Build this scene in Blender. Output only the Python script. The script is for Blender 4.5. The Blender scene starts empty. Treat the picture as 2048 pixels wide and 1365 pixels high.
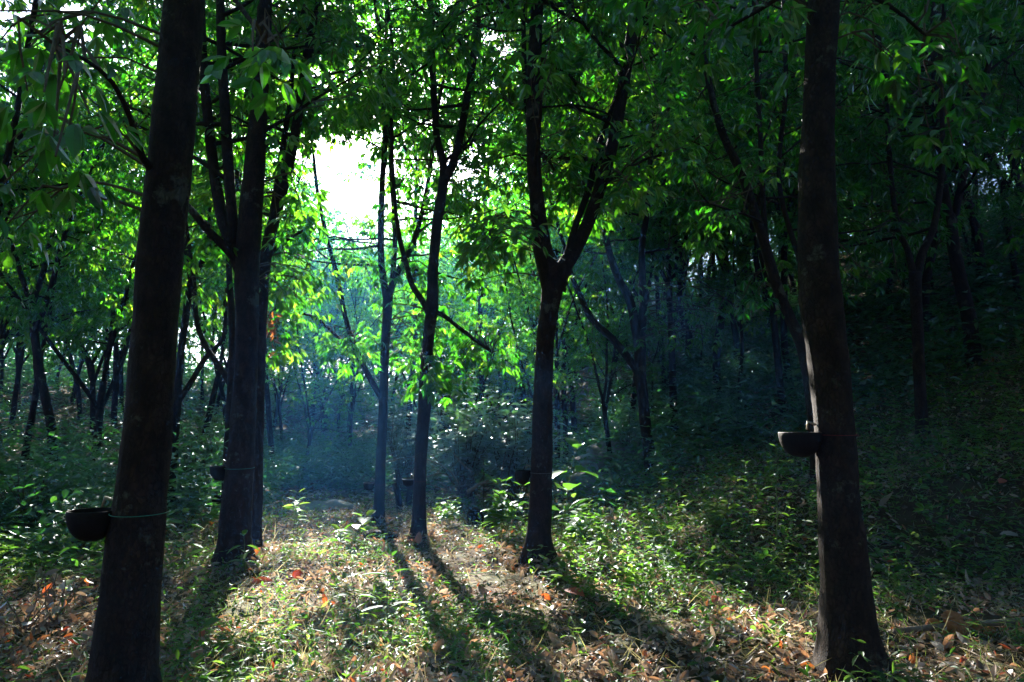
import bpy, math, random, zlib
import numpy as np
from mathutils import Vector

# ------------------------------------------------------------------ camera, sky, sun, exposure
sc = bpy.context.scene
COL = sc.collection
rng = np.random.default_rng(7)
random.seed(7)
F = 1365.0                       # focal length in photograph pixels (2048 wide)
PITCH = math.radians(7.1)
CAM_Z = 1.5
SUN_AZ, SUN_EL = math.radians(-14.5), math.radians(27.0)

cd = bpy.data.cameras.new('camera')
cam = bpy.data.objects.new('camera', cd)
COL.objects.link(cam)
cam.location = (0, 0, CAM_Z)
cam.rotation_euler = (math.radians(90) + PITCH, 0, 0)
cd.sensor_width = 36.0
cd.lens = 36.0 * F / 2048.0
cd.clip_start = 0.05
cd.clip_end = 600.0
sc.camera = cam

W = bpy.data.worlds.new('World')
sc.world = W
W.use_nodes = True
nt = W.node_tree
sky = nt.nodes.new('ShaderNodeTexSky')
sky.sky_type = 'NISHITA'
sky.sun_disc = False
sky.sun_elevation = SUN_EL
sky.sun_rotation = SUN_AZ
sky.air_density = 0.35
sky.dust_density = 1.2
bg = nt.nodes['Background']
bg.inputs['Strength'].default_value = 0.05
nt.links.new(sky.outputs['Color'], bg.inputs['Color'])

sd = bpy.data.lights.new('sun', 'SUN')
sd.energy = 5.0
sd.angle = math.radians(0.5)
sd.color = (1.0, 0.94, 0.84)
sun = bpy.data.objects.new('sun', sd)
COL.objects.link(sun)
S_DIR = Vector((math.sin(SUN_AZ) * math.cos(SUN_EL), math.cos(SUN_AZ) * math.cos(SUN_EL), math.sin(SUN_EL)))
sun.rotation_euler = S_DIR.to_track_quat('Z', 'Y').to_euler()
sun.location = (0, 0, 40)

sc.view_settings.view_transform = 'Standard'
sc.view_settings.look = 'None'
sc.view_settings.exposure = 3.2
sc.view_settings.gamma = 1.0
cy = sc.cycles
cy.max_bounces = 5
cy.diffuse_bounces = 3
cy.glossy_bounces = 2
cy.transmission_bounces = 3
cy.volume_bounces = 0
cy.transparent_max_bounces = 4
cy.use_denoising = True
cy.sample_clamp_indirect = 4.0
cy.caustics_reflective = False
cy.caustics_refractive = False

HAZE_DENSITY = 0.0017

# ------------------------------------------------------------------ helpers
def reseed(t):
    global rng
    rng = np.random.default_rng(zlib.crc32(t.encode()))

def tag(o, label=None, cat=None, group=None, kind=None):
    if label: o['label'] = label
    if cat: o['category'] = cat
    if group: o['group'] = group
    if kind: o['kind'] = kind
    return o

def empty(name, loc, label, cat, group=None):
    o = bpy.data.objects.new(name, None)
    COL.objects.link(o)
    o.location = loc
    o.empty_display_size = 0.2
    return tag(o, label, cat, group)

def mk(name, V, Fc, mat, parent=None, tint=None, smooth=True, origin=None, mats=None, midx=None):
    """one mesh object from world-space vertices and a list of (n,3)/(n,4) face arrays"""
    V = np.asarray(V, dtype=np.float32).reshape(-1, 3)
    if parent is not None:
        V = V - np.array(parent_origin(parent), dtype=np.float32)
    elif origin is not None:
        V = V - np.array(origin, dtype=np.float32)
    if not isinstance(Fc, (list, tuple)): Fc = [Fc]
    Fc = [np.asarray(f, dtype=np.int32) for f in Fc if len(f)]
    loops = np.concatenate([f.ravel() for f in Fc])
    sizes = np.concatenate([np.full(len(f), f.shape[1], dtype=np.int32) for f in Fc])
    starts = np.concatenate([[0], np.cumsum(sizes)[:-1]]).astype(np.int32)
    me = bpy.data.meshes.new(name)
    me.vertices.add(len(V)); me.vertices.foreach_set('co', V.ravel())
    me.loops.add(len(loops)); me.loops.foreach_set('vertex_index', loops)
    me.polygons.add(len(sizes)); me.polygons.foreach_set('loop_start', starts)
    me.polygons.foreach_set('use_smooth', np.full(len(sizes), smooth, dtype=bool))
    if tint is not None:
        a = me.attributes.new('tint', 'FLOAT', 'POINT')
        a.data.foreach_set('value', np.asarray(tint, dtype=np.float32))
    me.update(calc_edges=True)
    me.validate()
    if mat: me.materials.append(mat)
    if mats:
        for q in mats: me.materials.append(q)
        me.polygons.foreach_set('material_index', np.concatenate([np.full(len(f), k, dtype=np.int32) for f, k in zip(Fc, midx)]))
    o = bpy.data.objects.new(name, me)
    COL.objects.link(o)
    if parent is not None: o.parent = parent
    elif origin is not None: o.location = origin
    return o

def parent_origin(p):
    v = Vector(p.location)
    while p.parent:
        p = p.parent
        v = v + Vector(p.location)
    return tuple(v)

def unit(a):
    a = np.asarray(a, dtype=float)
    return a / np.maximum(np.linalg.norm(a, axis=-1, keepdims=True), 1e-9)

def smooth01(t):
    t = np.clip(t, 0, 1)
    return t * t * (3 - 2 * t)

def softplus(t, w=1.0):
    t = np.asarray(t, dtype=float)
    return w * np.log1p(np.exp(np.clip(t / w, -40, 40)))

_ph = np.random.default_rng(3).uniform(0, 6.28, 40)
def wob(x, y, s=1.0, k=0):
    """cheap smooth noise in about [-1, 1]"""
    x = np.asarray(x, dtype=float) * s; y = np.asarray(y, dtype=float) * s
    r = np.sin(1.3 * x + 0.7 * y + _ph[k]) + np.sin(-0.8 * x + 1.7 * y + _ph[k + 1])
    r = r + 0.6 * np.sin(2.9 * x + 1.1 * y + _ph[k + 2]) + 0.6 * np.sin(-1.9 * x + 2.7 * y + _ph[k + 3])
    r = r + 0.35 * np.sin(5.3 * x - 3.7 * y + _ph[k + 4]) + 0.35 * np.sin(4.1 * x + 5.9 * y + _ph[k + 5])
    return r / 2.8

def H(x, y):
    """height of the ground"""
    x = np.asarray(x, dtype=float); y = np.asarray(y, dtype=float)
    h = 0.045 * wob(x, y, 0.9) + 0.028 * wob(x, y, 2.7, 8)
    h = h + 0.66 * smooth01((y - 6.4) / 1.7) * smooth01((x - 1.4) / 2.0)
    h = h + 0.45 * softplus((x - 4.0) + 0.25 * (y - 10.0), 1.0) * smooth01((y - 5.0) / 5.0)
    h = h + 0.10 * softplus(y - 17.0, 2.0) - 0.05 * softplus(y - 60.0, 4.0) * 4
    h = h + 0.25 * smooth01((y - 10) / 10) * wob(x, y, 0.21, 16)
    h = h + 0.10 * softplus(-x - 9.0, 2.0) + 0.42 * softplus(-y - 13.0, 2.0)  # last term: unseen rise behind the viewer, added to block low sky light
    return np.where(h > 6, 6 + 14 * (1 - np.exp(-(h - 6) / 14)), h)

def P(px, py, Y):
    """the point at forward distance Y seen at photograph pixel (px, py)"""
    u = (px - 1024.0) / F; v = (682.5 - py) / F
    dy = math.cos(PITCH) - v * math.sin(PITCH)
    dz = math.sin(PITCH) + v * math.cos(PITCH)
    t = Y / dy
    return np.array([u * t, Y, CAM_Z + dz * t])

def PX(hw, Y):
    return hw * Y / F

def proj(p):
    p = np.asarray(p, dtype=float)
    d = p - np.array([0, 0, CAM_Z])
    z = d[..., 1] * math.cos(PITCH) + d[..., 2] * math.sin(PITCH)
    u = -d[..., 1] * math.sin(PITCH) + d[..., 2] * math.cos(PITCH)
    zz = np.where(np.abs(z) < 0.05, 0.05, z)
    return 1024 + F * d[..., 0] / zz, 682.5 - F * u / zz, z

def on_ground(px, Y):
    x = (px - 1024.0) / F * Y / math.cos(PITCH) * 1.0
    for _ in range(4):
        z = float(H(x, Y))
        d = Y * math.cos(PITCH) + (z - CAM_Z) * math.sin(PITCH)
        x = (px - 1024.0) / F * d
    return np.array([x, Y, float(H(x, Y))])

def ground_at(px, py):
    """march the pixel's ray to the ground"""
    u = (px - 1024.0) / F; v = (682.5 - py) / F
    d = np.array([u, math.cos(PITCH) - v * math.sin(PITCH), math.sin(PITCH) + v * math.cos(PITCH)])
    t = np.linspace(1.0, 80, 4000)
    pts = np.array([0, 0, CAM_Z]) + t[:, None] * d
    below = np.nonzero(pts[:, 2] < H(pts[:, 0], pts[:, 1]))[0]
    return pts[below[0]] if len(below) else pts[-1]

# ------------------------------------------------------------------ materials
def new_mat(name):
    m = bpy.data.materials.new(name)
    m.use_nodes = True
    n = m.node_tree.nodes
    n.clear()
    out = n.new('ShaderNodeOutputMaterial')
    return m, n, m.node_tree.links, out

def ramp(n, stops):
    r = n.new('ShaderNodeValToRGB')
    e = r.color_ramp.elements
    while len(e) < len(stops): e.new(0.5)
    for el, (p, c) in zip(e, stops):
        el.position = p; el.color = (*c, 1)
    return r

def leaf_mat(name, refl, trans, tr=0.5, gloss=0.4, fac=0.05, graze=0.24):
    """thin leaf: diffuse + light coming through + waxy gloss; 'tint' varies leaf by leaf"""
    m, n, l, out = new_mat(name)
    at = n.new('ShaderNodeAttribute'); at.attribute_name = 'tint'
    r1 = ramp(n, refl); r2 = ramp(n, trans)
    l.new(at.outputs['Fac'], r1.inputs['Fac']); l.new(at.outputs['Fac'], r2.inputs['Fac'])
    d = n.new('ShaderNodeBsdfDiffuse'); t = n.new('ShaderNodeBsdfTranslucent')
    l.new(r1.outputs['Color'], d.inputs['Color']); l.new(r2.outputs['Color'], t.inputs['Color'])
    mx = n.new('ShaderNodeMixShader'); mx.inputs['Fac'].default_value = tr
    l.new(d.outputs[0], mx.inputs[1]); l.new(t.outputs[0], mx.inputs[2])
    g = n.new('ShaderNodeBsdfGlossy'); g.inputs['Roughness'].default_value = gloss
    g.inputs['Color'].default_value = (0.9, 0.95, 1.0, 1)
    lw = n.new('ShaderNodeLayerWeight'); lw.inputs['Blend'].default_value = 0.25
    mm = n.new('ShaderNodeMath'); mm.operation = 'MULTIPLY_ADD'
    mm.inputs[1].default_value = graze; mm.inputs[2].default_value = fac
    l.new(lw.outputs['Fresnel'], mm.inputs[0])
    m2 = n.new('ShaderNodeMixShader')
    l.new(mm.outputs[0], m2.inputs['Fac']); l.new(mx.outputs[0], m2.inputs[1]); l.new(g.outputs[0], m2.inputs[2])
    l.new(m2.outputs[0], out.inputs['Surface'])
    return m

def solid_mat(name, stops, scale=8.0, rough=0.8, bump=0.4, stretch=(1, 1, 1), detail=6, dist=0.02, spec=0.3):
    m, n, l, out = new_mat(name)
    tc = n.new('ShaderNodeTexCoord'); mp = n.new('ShaderNodeMapping')
    mp.inputs['Scale'].default_value = stretch
    l.new(tc.outputs['Object'], mp.inputs['Vector'])
    no = n.new('ShaderNodeTexNoise'); no.inputs['Scale'].default_value = scale
    no.inputs['Detail'].default_value = detail; no.inputs['Roughness'].default_value = 0.65
    l.new(mp.outputs[0], no.inputs['Vector'])
    r = ramp(n, stops); l.new(no.outputs['Fac'], r.inputs['Fac'])
    b = n.new('ShaderNodeBsdfPrincipled')
    l.new(r.outputs['Color'], b.inputs['Base Color'])
    b.inputs['Roughness'].default_value = rough
    b.inputs['Specular IOR Level'].default_value = spec
    no2 = n.new('ShaderNodeTexNoise'); no2.inputs['Scale'].default_value = scale * 3.1
    no2.inputs['Detail'].default_value = 5
    l.new(mp.outputs[0], no2.inputs['Vector'])
    ad = n.new('ShaderNodeMath'); ad.operation = 'ADD'
    l.new(no.outputs['Fac'], ad.inputs[0]); l.new(no2.outputs['Fac'], ad.inputs[1])
    bm = n.new('ShaderNodeBump'); bm.inputs['Strength'].default_value = bump; bm.inputs['Distance'].default_value = dist
    l.new(ad.outputs[0], bm.inputs['Height']); l.new(bm.outputs[0], b.inputs['Normal'])
    l.new(b.outputs[0], out.inputs['Surface'])
    return m

M = {}
M['leaf'] = leaf_mat('rubber_leaf',
    [(0, (0.012, 0.05, 0.010)), (0.6, (0.022, 0.085, 0.014)), (1, (0.05, 0.12, 0.02))],
    [(0, (0.025, 0.28, 0.008)), (0.5, (0.11, 0.48, 0.012)), (0.8, (0.19, 0.56, 0.018)), (1, (0.36, 0.60, 0.03))])
M['weed'] = leaf_mat('weed_leaf',
    [(0, (0.03, 0.08, 0.015)), (0.6, (0.05, 0.12, 0.022)), (1, (0.10, 0.16, 0.03))],
    [(0, (0.08, 0.32, 0.02)), (0.6, (0.18, 0.45, 0.03)), (1, (0.35, 0.52, 0.07))], tr=0.45, fac=0.025, gloss=.5, graze=.16)
M['shrub'] = leaf_mat('shrub_leaf',
    [(0, (0.02, 0.06, 0.025)), (0.6, (0.03, 0.085, 0.03)), (1, (0.06, 0.12, 0.04))],
    [(0, (0.04, 0.25, 0.03)), (0.6, (0.08, 0.36, 0.03)), (1, (0.2, 0.45, 0.05))], tr=0.4, gloss=0.45, fac=0.09, graze=.2)
M['sky_glint_shrub'] = leaf_mat('sky_glint_shrub_leaf',  # shrub leaves coloured paler to stand in for sky glints on them
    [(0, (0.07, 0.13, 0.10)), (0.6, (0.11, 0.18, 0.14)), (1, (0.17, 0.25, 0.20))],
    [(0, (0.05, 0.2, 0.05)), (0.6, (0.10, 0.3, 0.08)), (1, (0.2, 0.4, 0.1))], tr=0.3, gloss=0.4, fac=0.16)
M['grass'] = leaf_mat('grass_blade',
    [(0, (0.05, 0.09, 0.02)), (0.5, (0.10, 0.14, 0.035)), (0.75, (0.25, 0.22, 0.09)), (1, (0.42, 0.34, 0.19))],
    [(0, (0.12, 0.32, 0.03)), (0.5, (0.24, 0.42, 0.06)), (0.75, (0.4, 0.38, 0.13)), (1, (0.5, 0.42, 0.24))], tr=0.45, fac=0.015, gloss=.5)
M['dry'] = leaf_mat('dry_leaf',
    [(0, (0.07, 0.045, 0.03)), (0.35, (0.20, 0.14, 0.095)), (0.7, (0.54, 0.45, 0.36)), (0.88, (0.34, 0.15, 0.06)), (1, (0.40, 0.08, 0.025))],
    [(0, (0.08, 0.04, 0.02)), (0.35, (0.22, 0.13, 0.07)), (0.7, (0.42, 0.31, 0.2)), (0.88, (0.50, 0.17, 0.03)), (1, (0.58, 0.07, 0.012))], tr=0.35, gloss=0.55, fac=0.07)
M['bark'] = None
def bark_mat():
    m, n, l, out = new_mat('rubber_bark')
    tc = n.new('ShaderNodeTexCoord')
    mp = n.new('ShaderNodeMapping'); mp.inputs['Scale'].default_value = (1.6, 1.6, 0.9)
    l.new(tc.outputs['Object'], mp.inputs['Vector'])
    no = n.new('ShaderNodeTexNoise'); no.inputs['Scale'].default_value = 7; no.inputs['Detail'].default_value = 9; no.inputs['Roughness'].default_value = .7
    l.new(mp.outputs[0], no.inputs['Vector'])
    r = ramp(n, [(0.3, (0.008, 0.005, 0.004)), (0.48, (0.022, 0.013, 0.009)), (0.62, (0.042, 0.025, 0.016)), (0.78, (0.085, 0.06, 0.042))])
    l.new(no.outputs['Fac'], r.inputs['Fac'])
    li = n.new('ShaderNodeTexNoise'); li.inputs['Scale'].default_value = 3.1; li.inputs['Detail'].default_value = 8; li.inputs['Roughness'].default_value = .72
    l.new(tc.outputs['Object'], li.inputs['Vector'])
    lr = ramp(n, [(0.58, (0, 0, 0)), (0.63, (1, 1, 1))]); l.new(li.outputs['Fac'], lr.inputs['Fac'])
    mx = n.new('ShaderNodeMix'); mx.data_type = 'RGBA'
    l.new(lr.outputs['Color'], mx.inputs['Factor']); l.new(r.outputs['Color'], mx.inputs[6]); mx.inputs[7].default_value = (0.085, 0.085, 0.065, 1)
    vo = n.new('ShaderNodeTexVoronoi'); vo.feature = 'DISTANCE_TO_EDGE'; vo.inputs['Scale'].default_value = 26
    wv = n.new('ShaderNodeMix'); wv.data_type = 'VECTOR'; wv.inputs['Factor'].default_value = .12
    l.new(mp.outputs[0], wv.inputs[4]); l.new(no.outputs['Color'], wv.inputs[5]); l.new(wv.outputs[1], vo.inputs['Vector'])
    cr = ramp(n, [(0.0, (0, 0, 0)), (0.10, (1, 1, 1))]); l.new(vo.outputs['Distance'], cr.inputs['Fac'])
    ad = n.new('ShaderNodeMath'); ad.operation = 'MULTIPLY_ADD'; ad.inputs[1].default_value = .5
    l.new(cr.outputs['Color'], ad.inputs[0]); l.new(no.outputs['Fac'], ad.inputs[2])
    b = n.new('ShaderNodeBsdfPrincipled'); b.inputs['Roughness'].default_value = .85; b.inputs['Specular IOR Level'].default_value = .25
    bm = n.new('ShaderNodeBump'); bm.inputs['Strength'].default_value = 1.0; bm.inputs['Distance'].default_value = .02
    l.new(ad.outputs[0], bm.inputs['Height']); l.new(bm.outputs[0], b.inputs['Normal'])
    l.new(mx.outputs[2], b.inputs['Base Color']); l.new(b.outputs[0], out.inputs['Surface'])
    return m
M['bark'] = bark_mat()
M['twig'] = solid_mat('twig_bark', [(0.3, (0.06, 0.045, 0.03)), (0.7, (0.13, 0.10, 0.07))], scale=14, rough=0.8, bump=0.4)
M['dead'] = solid_mat('dead_wood', [(0.3, (0.12, 0.09, 0.065)), (0.7, (0.26, 0.21, 0.165))], scale=9, rough=0.85, bump=0.6, stretch=(1, 1, 0.4))
M['stem'] = solid_mat('green_stem', [(0.3, (0.07, 0.12, 0.03)), (0.7, (0.14, 0.18, 0.06))], scale=20, rough=0.6, bump=0.1)
M['soil'] = solid_mat('forest_soil', [(0.3, (0.035, 0.024, 0.015)), (0.45, (0.075, 0.052, 0.032)), (0.6, (0.05, 0.055, 0.022)), (0.75, (0.14, 0.10, 0.065))],
    scale=3.0, rough=0.95, bump=1.0, detail=10, dist=0.04, spec=0.1)
M['rock'] = solid_mat('grey_rock', [(0.3, (0.11, 0.105, 0.11)), (0.55, (0.24, 0.23, 0.24)), (0.75, (0.36, 0.35, 0.35))], scale=3.2, rough=0.85, bump=0.8, detail=9, dist=0.03)
M['clod'] = solid_mat('orange_earth', [(0.3, (0.22, 0.085, 0.035)), (0.55, (0.40, 0.17, 0.075)), (0.75, (0.52, 0.26, 0.13))], scale=9, rough=0.95, bump=0.9, detail=9, spec=0.1)
M['cup'] = solid_mat('dark_cup', [(0.3, (0.006, 0.005, 0.005)), (0.7, (0.016, 0.013, 0.011))], scale=12, rough=0.7, bump=0.3, spec=0.12)
M['latex'] = solid_mat('dried_latex', [(0.3, (0.45, 0.42, 0.36)), (0.7, (0.75, 0.72, 0.65))], scale=14, rough=0.4, bump=0.2)
M['wire_green'] = solid_mat('green_twine', [(0.3, (0.02, 0.16, 0.10)), (0.7, (0.04, 0.26, 0.17))], scale=60, rough=0.5, bump=0.2)
M['wire_red'] = solid_mat('red_twine', [(0.3, (0.12, 0.008, 0.008)), (0.7, (0.2, 0.015, 0.015))], scale=60, rough=0.5, bump=0.2)
M['wire'] = solid_mat('steel_wire', [(0.3, (0.10, 0.09, 0.08)), (0.7, (0.2, 0.18, 0.16))], scale=60, rough=0.5, bump=0.2)
M['spout'] = solid_mat('pale_spout', [(0.3, (0.30, 0.24, 0.15)), (0.7, (0.5, 0.42, 0.3))], scale=30, rough=0.4, bump=0.1)

# ------------------------------------------------------------------ shape builders
def catmull(pts, step):
    pts = np.asarray(pts, dtype=float)
    if len(pts) < 3:
        n = max(2, int(np.linalg.norm(pts[1, :3] - pts[0, :3]) / step) + 1)
        t = np.linspace(0, 1, n)[:, None]
        return pts[0] * (1 - t) + pts[1] * t
    ext = np.vstack([2 * pts[0] - pts[1], pts, 2 * pts[-1] - pts[-2]])
    out = []
    for i in range(1, len(ext) - 2):
        p0, p1, p2, p3 = ext[i - 1], ext[i], ext[i + 1], ext[i + 2]
        n = max(1, int(math.ceil(np.linalg.norm(p2[:3] - p1[:3]) / step)))
        for k in range(n):
            t = k / n
            out.append(0.5 * ((2 * p1) + (-p0 + p2) * t + (2 * p0 - 5 * p1 + 4 * p2 - p3) * t * t + (-p0 + 3 * p1 - 3 * p2 + p3) * t ** 3))
    out.append(ext[-2])
    return np.array(out)

class Tubes:
    """collects tapered tubes into one mesh"""
    def __init__(self): self.V = []; self.Q = []; self.T = []; self.n = 0
    def add(self, pts, rad, sides=6, rough=0.0, seed=0, lobes=0.0):
        pts = np.asarray(pts, dtype=float); rad = np.asarray(rad, dtype=float)
        m = len(pts)
        tan = unit(np.gradient(pts, axis=0))
        ref = np.array([1.0, 0, 0]) if abs(tan[0][0]) < 0.8 else np.array([0, 1.0, 0])
        u = np.zeros_like(pts)
        cur = ref
        for i in range(m):
            cur = cur - tan[i] * np.dot(cur, tan[i]); cur = cur / max(np.linalg.norm(cur), 1e-9)
            u[i] = cur
        w = np.cross(tan, u)
        a = np.linspace(0, 2 * math.pi, sides, endpoint=False)
        R = rad[:, None] * np.ones((1, sides))
        if rough > 0:
            hgt = np.cumsum(np.r_[0, np.linalg.norm(np.diff(pts, axis=0), axis=1)])[:, None]
            A = a[None, :]
            R = R * (1 + rough * (0.5 * np.sin(2 * A + hgt * 2.1 + seed) + 0.4 * np.sin(3 * A - hgt * 3.7 + seed * 2)
                     + 0.35 * np.sin(5 * A + hgt * 7.9 + seed * 3) + 0.3 * np.sin(hgt * 13 + 2 * A + seed) + 0.2 * np.sin(hgt * 29 + 4 * A + seed)))
        if lobes > 0:
            hb = np.maximum(pts[:, 2] - pts[0, 2] - .12, 0)[:, None]
            R = R * (1 + lobes * np.exp(-hb / .11) * (np.maximum(0, np.cos(2 * a[None] + seed)) ** 2 + np.maximum(0, np.cos(3 * a[None] + 2 * seed)) ** 3))
        V = pts[:, None, :] + R[..., None] * (np.cos(a)[None, :, None] * u[:, None, :] + np.sin(a)[None, :, None] * w[:, None, :])
        base = self.n
        i = np.arange(m - 1)[:, None] * sides; j = np.arange(sides)[None, :]; j2 = (j + 1) % sides
        q = np.stack([i + j, i + j2, i + sides + j2, i + sides + j], axis=-1).reshape(-1, 4) + base
        self.V.append(V.reshape(-1, 3)); self.Q.append(q); self.n += m * sides
        # end caps as fans
        for ring, p, flip in ((0, pts[0], True), (m - 1, pts[-1], False)):
            self.V.append(p[None, :]); c = self.n; self.n += 1
            r = base + ring * sides + np.arange(sides); r2 = np.roll(r, -1)
            t = np.stack([np.full(sides, c), r2, r] if flip else [np.full(sides, c), r, r2], axis=-1)
            self.T.append(t)
    def build(self, name, mat, parent=None, **k):
        if not self.V: return None
        return mk(name, np.concatenate(self.V), [np.concatenate(self.Q), np.concatenate(self.T)], mat, parent, **k)

def leaf_arrays(B, D, N, L, Wd, detail=1, curl=0.25, fold=0.18, tint=None, petiole=None):
    """leaf blades: B bases, D axes, N upper normals, L lengths, Wd widths"""
    B = np.asarray(B); D = unit(D); N = np.asarray(N)
    N = unit(N - D * np.sum(N * D, axis=1, keepdims=True))
    S = np.cross(D, N)
    L = np.asarray(L)[:, None]; Wd = np.asarray(Wd)[:, None]
    n = len(B)
    cv = np.asarray(curl).reshape(-1, 1) if np.ndim(curl) else curl
    if detail == 1:
        Lf = B + D * L * 0.45 + S * Wd * 0.5 + N * Wd * fold - N * L * cv * 0.2
        Rt = B + D * L * 0.45 - S * Wd * 0.5 + N * Wd * fold - N * L * cv * 0.2
        Tp = B + D * L - N * L * cv
        V = np.stack([B, Lf, Tp, Rt], axis=1); nv = 4
        f = np.array([[0, 1, 2], [0, 2, 3]])
    else:
        def pt(t, s, w): return B + D * L * t + S * Wd * s * w + N * (Wd * fold * abs(s) * w * 2 - L * cv * t * t)
        V = np.stack([B, pt(.22, 1, .40), pt(.22, 0, 0), pt(.22, -1, .40), pt(.5, 1, .5), pt(.5, 0, 0), pt(.5, -1, .5),
                      pt(.78, 1, .33), pt(.78, 0, 0), pt(.78, -1, .33), pt(1.0, 0, 0)], axis=1); nv = 11
        f = np.array([[0, 1, 2], [0, 2, 3], [1, 4, 5], [1, 5, 2], [2, 5, 6], [2, 6, 3], [4, 7, 8], [4, 8, 5], [5, 8, 9], [5, 9, 6], [7, 10, 8], [8, 10, 9]])
    Fa = (np.arange(n)[:, None, None] * nv + f[None]).reshape(-1, 3)
    if tint is None: tint = rng.random(n)
    return V.reshape(-1, 3), Fa, np.repeat(tint, nv)

class Leaves:
    def __init__(self): self.V = []; self.F = []; self.T = []; self.n = 0
    def add(self, V, Fa, T):
        self.V.append(V); self.F.append(Fa + self.n); self.T.append(T); self.n += len(V)
    def blades(self, *a, **k): self.add(*leaf_arrays(*a, **k))
    def build(self, name, mat, parent=None, smooth=False, twigs=None, **k):
        if twigs is not None and twigs.V:
            tv = np.concatenate(twigs.V)
            V = np.concatenate(self.V + [tv])
            Fs = [np.concatenate(self.F), np.concatenate(twigs.Q) + self.n, np.concatenate(twigs.T) + self.n]
            return mk(name, V, Fs, None, parent, tint=np.r_[np.concatenate(self.T), np.zeros(len(tv))], smooth=smooth, mats=[mat, M['twig']], midx=[0, 1, 1], **k)
        if not self.V: return None
        return mk(name, np.concatenate(self.V), np.concatenate(self.F), mat, parent, tint=np.concatenate(self.T), smooth=smooth, **k)

def rosettes(Pn, A, npet=5, pet=(0.10, 0.26), L=(0.13, 0.21), tintc=0.45, spread=0.25):
    """whorls of drooping three-bladed leaves at twig ends -> B, D, N, L, tint"""
    R = len(Pn)
    Pn = np.repeat(np.asarray(Pn, dtype=float), npet, axis=0); A = np.repeat(unit(A), npet, axis=0)
    m = len(Pn)
    phi = rng.uniform(0, 2 * math.pi, m); th = np.radians(rng.uniform(-35, 45, m))
    d = np.stack([np.cos(phi) * np.cos(th), np.sin(phi) * np.cos(th), np.sin(th)], axis=1)
    d = unit(d + 0.45 * A)
    E = Pn + d * rng.uniform(pet[0], pet[1], m)[:, None] - np.array([0, 0, 1]) * rng.uniform(0, 0.05, m)[:, None]
    rt = np.repeat(np.clip(rng.normal(tintc, spread, R), 0, 1), npet)
    Bs, Ds, Ns, Ls, Ts = [], [], [], [], []
    up = np.array([0, 0, 1.0])
    for k in (-1, 0, 1):
        ang = k * np.radians(rng.uniform(38, 62, m))
        c, s = np.cos(ang), np.sin(ang)
        dx = d[:, 0] * c - d[:, 1] * s; dy = d[:, 0] * s + d[:, 1] * c
        D = unit(np.stack([dx, dy, d[:, 2] * 0.4 - rng.uniform(0.15, 1.1, m)], axis=1))
        Nn = up + rng.normal(0, 0.35, (m, 3)) + 0.3 * d
        Bs.append(E); Ds.append(D); Ns.append(Nn)
        Ls.append(rng.uniform(L[0], L[1], m) * (1.0 if k == 0 else 0.88))
        Ts.append(np.clip(rt + rng.normal(0, 0.12, m), 0, 1))
    return np.concatenate(Bs), np.concatenate(Ds), np.concatenate(Ns), np.concatenate(Ls), np.concatenate(Ts)

# openings in the canopy, as directions seen from the clearing's edge (px, py, rx, ry, strength)
GAPS = [(688, 362, 72, 66, .985), (655, 150, 52, 24, .6), (930, 330, 30, 50, .3), (585, 300, 25, 60, .6), (250, 340, 70, 45, .75), (905, 515, 40, 25, .8)]
def gap_keep(p):
    px, py, z = proj(p)
    keep = np.ones(len(p), dtype=bool)
    for (gx, gy, rx, ry, s) in GAPS:
        q = ((px - gx) / rx) ** 2 + ((py - gy) / ry) ** 2
        keep &= ~((q < 1) & (z > 0) & (rng.random(len(p)) < s))
    return keep

# ------------------------------------------------------------------ trees
def branch_line(p, d, L, r0, r1, up=0.0, wig=0.12, step=0.25):
    n = max(3, int(L / step) + 1)
    pts = [np.array(p, dtype=float)]
    d = np.array(d, dtype=float); d /= np.linalg.norm(d)
    for i in range(n - 1):
        d = d + rng.normal(0, wig, 3) + np.array([0, 0, up]) * (L / n)
        d /= np.linalg.norm(d)
        pts.append(pts[-1] + d * L / (n - 1))
    return np.array(pts), np.linspace(r0, r1, n)

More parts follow.
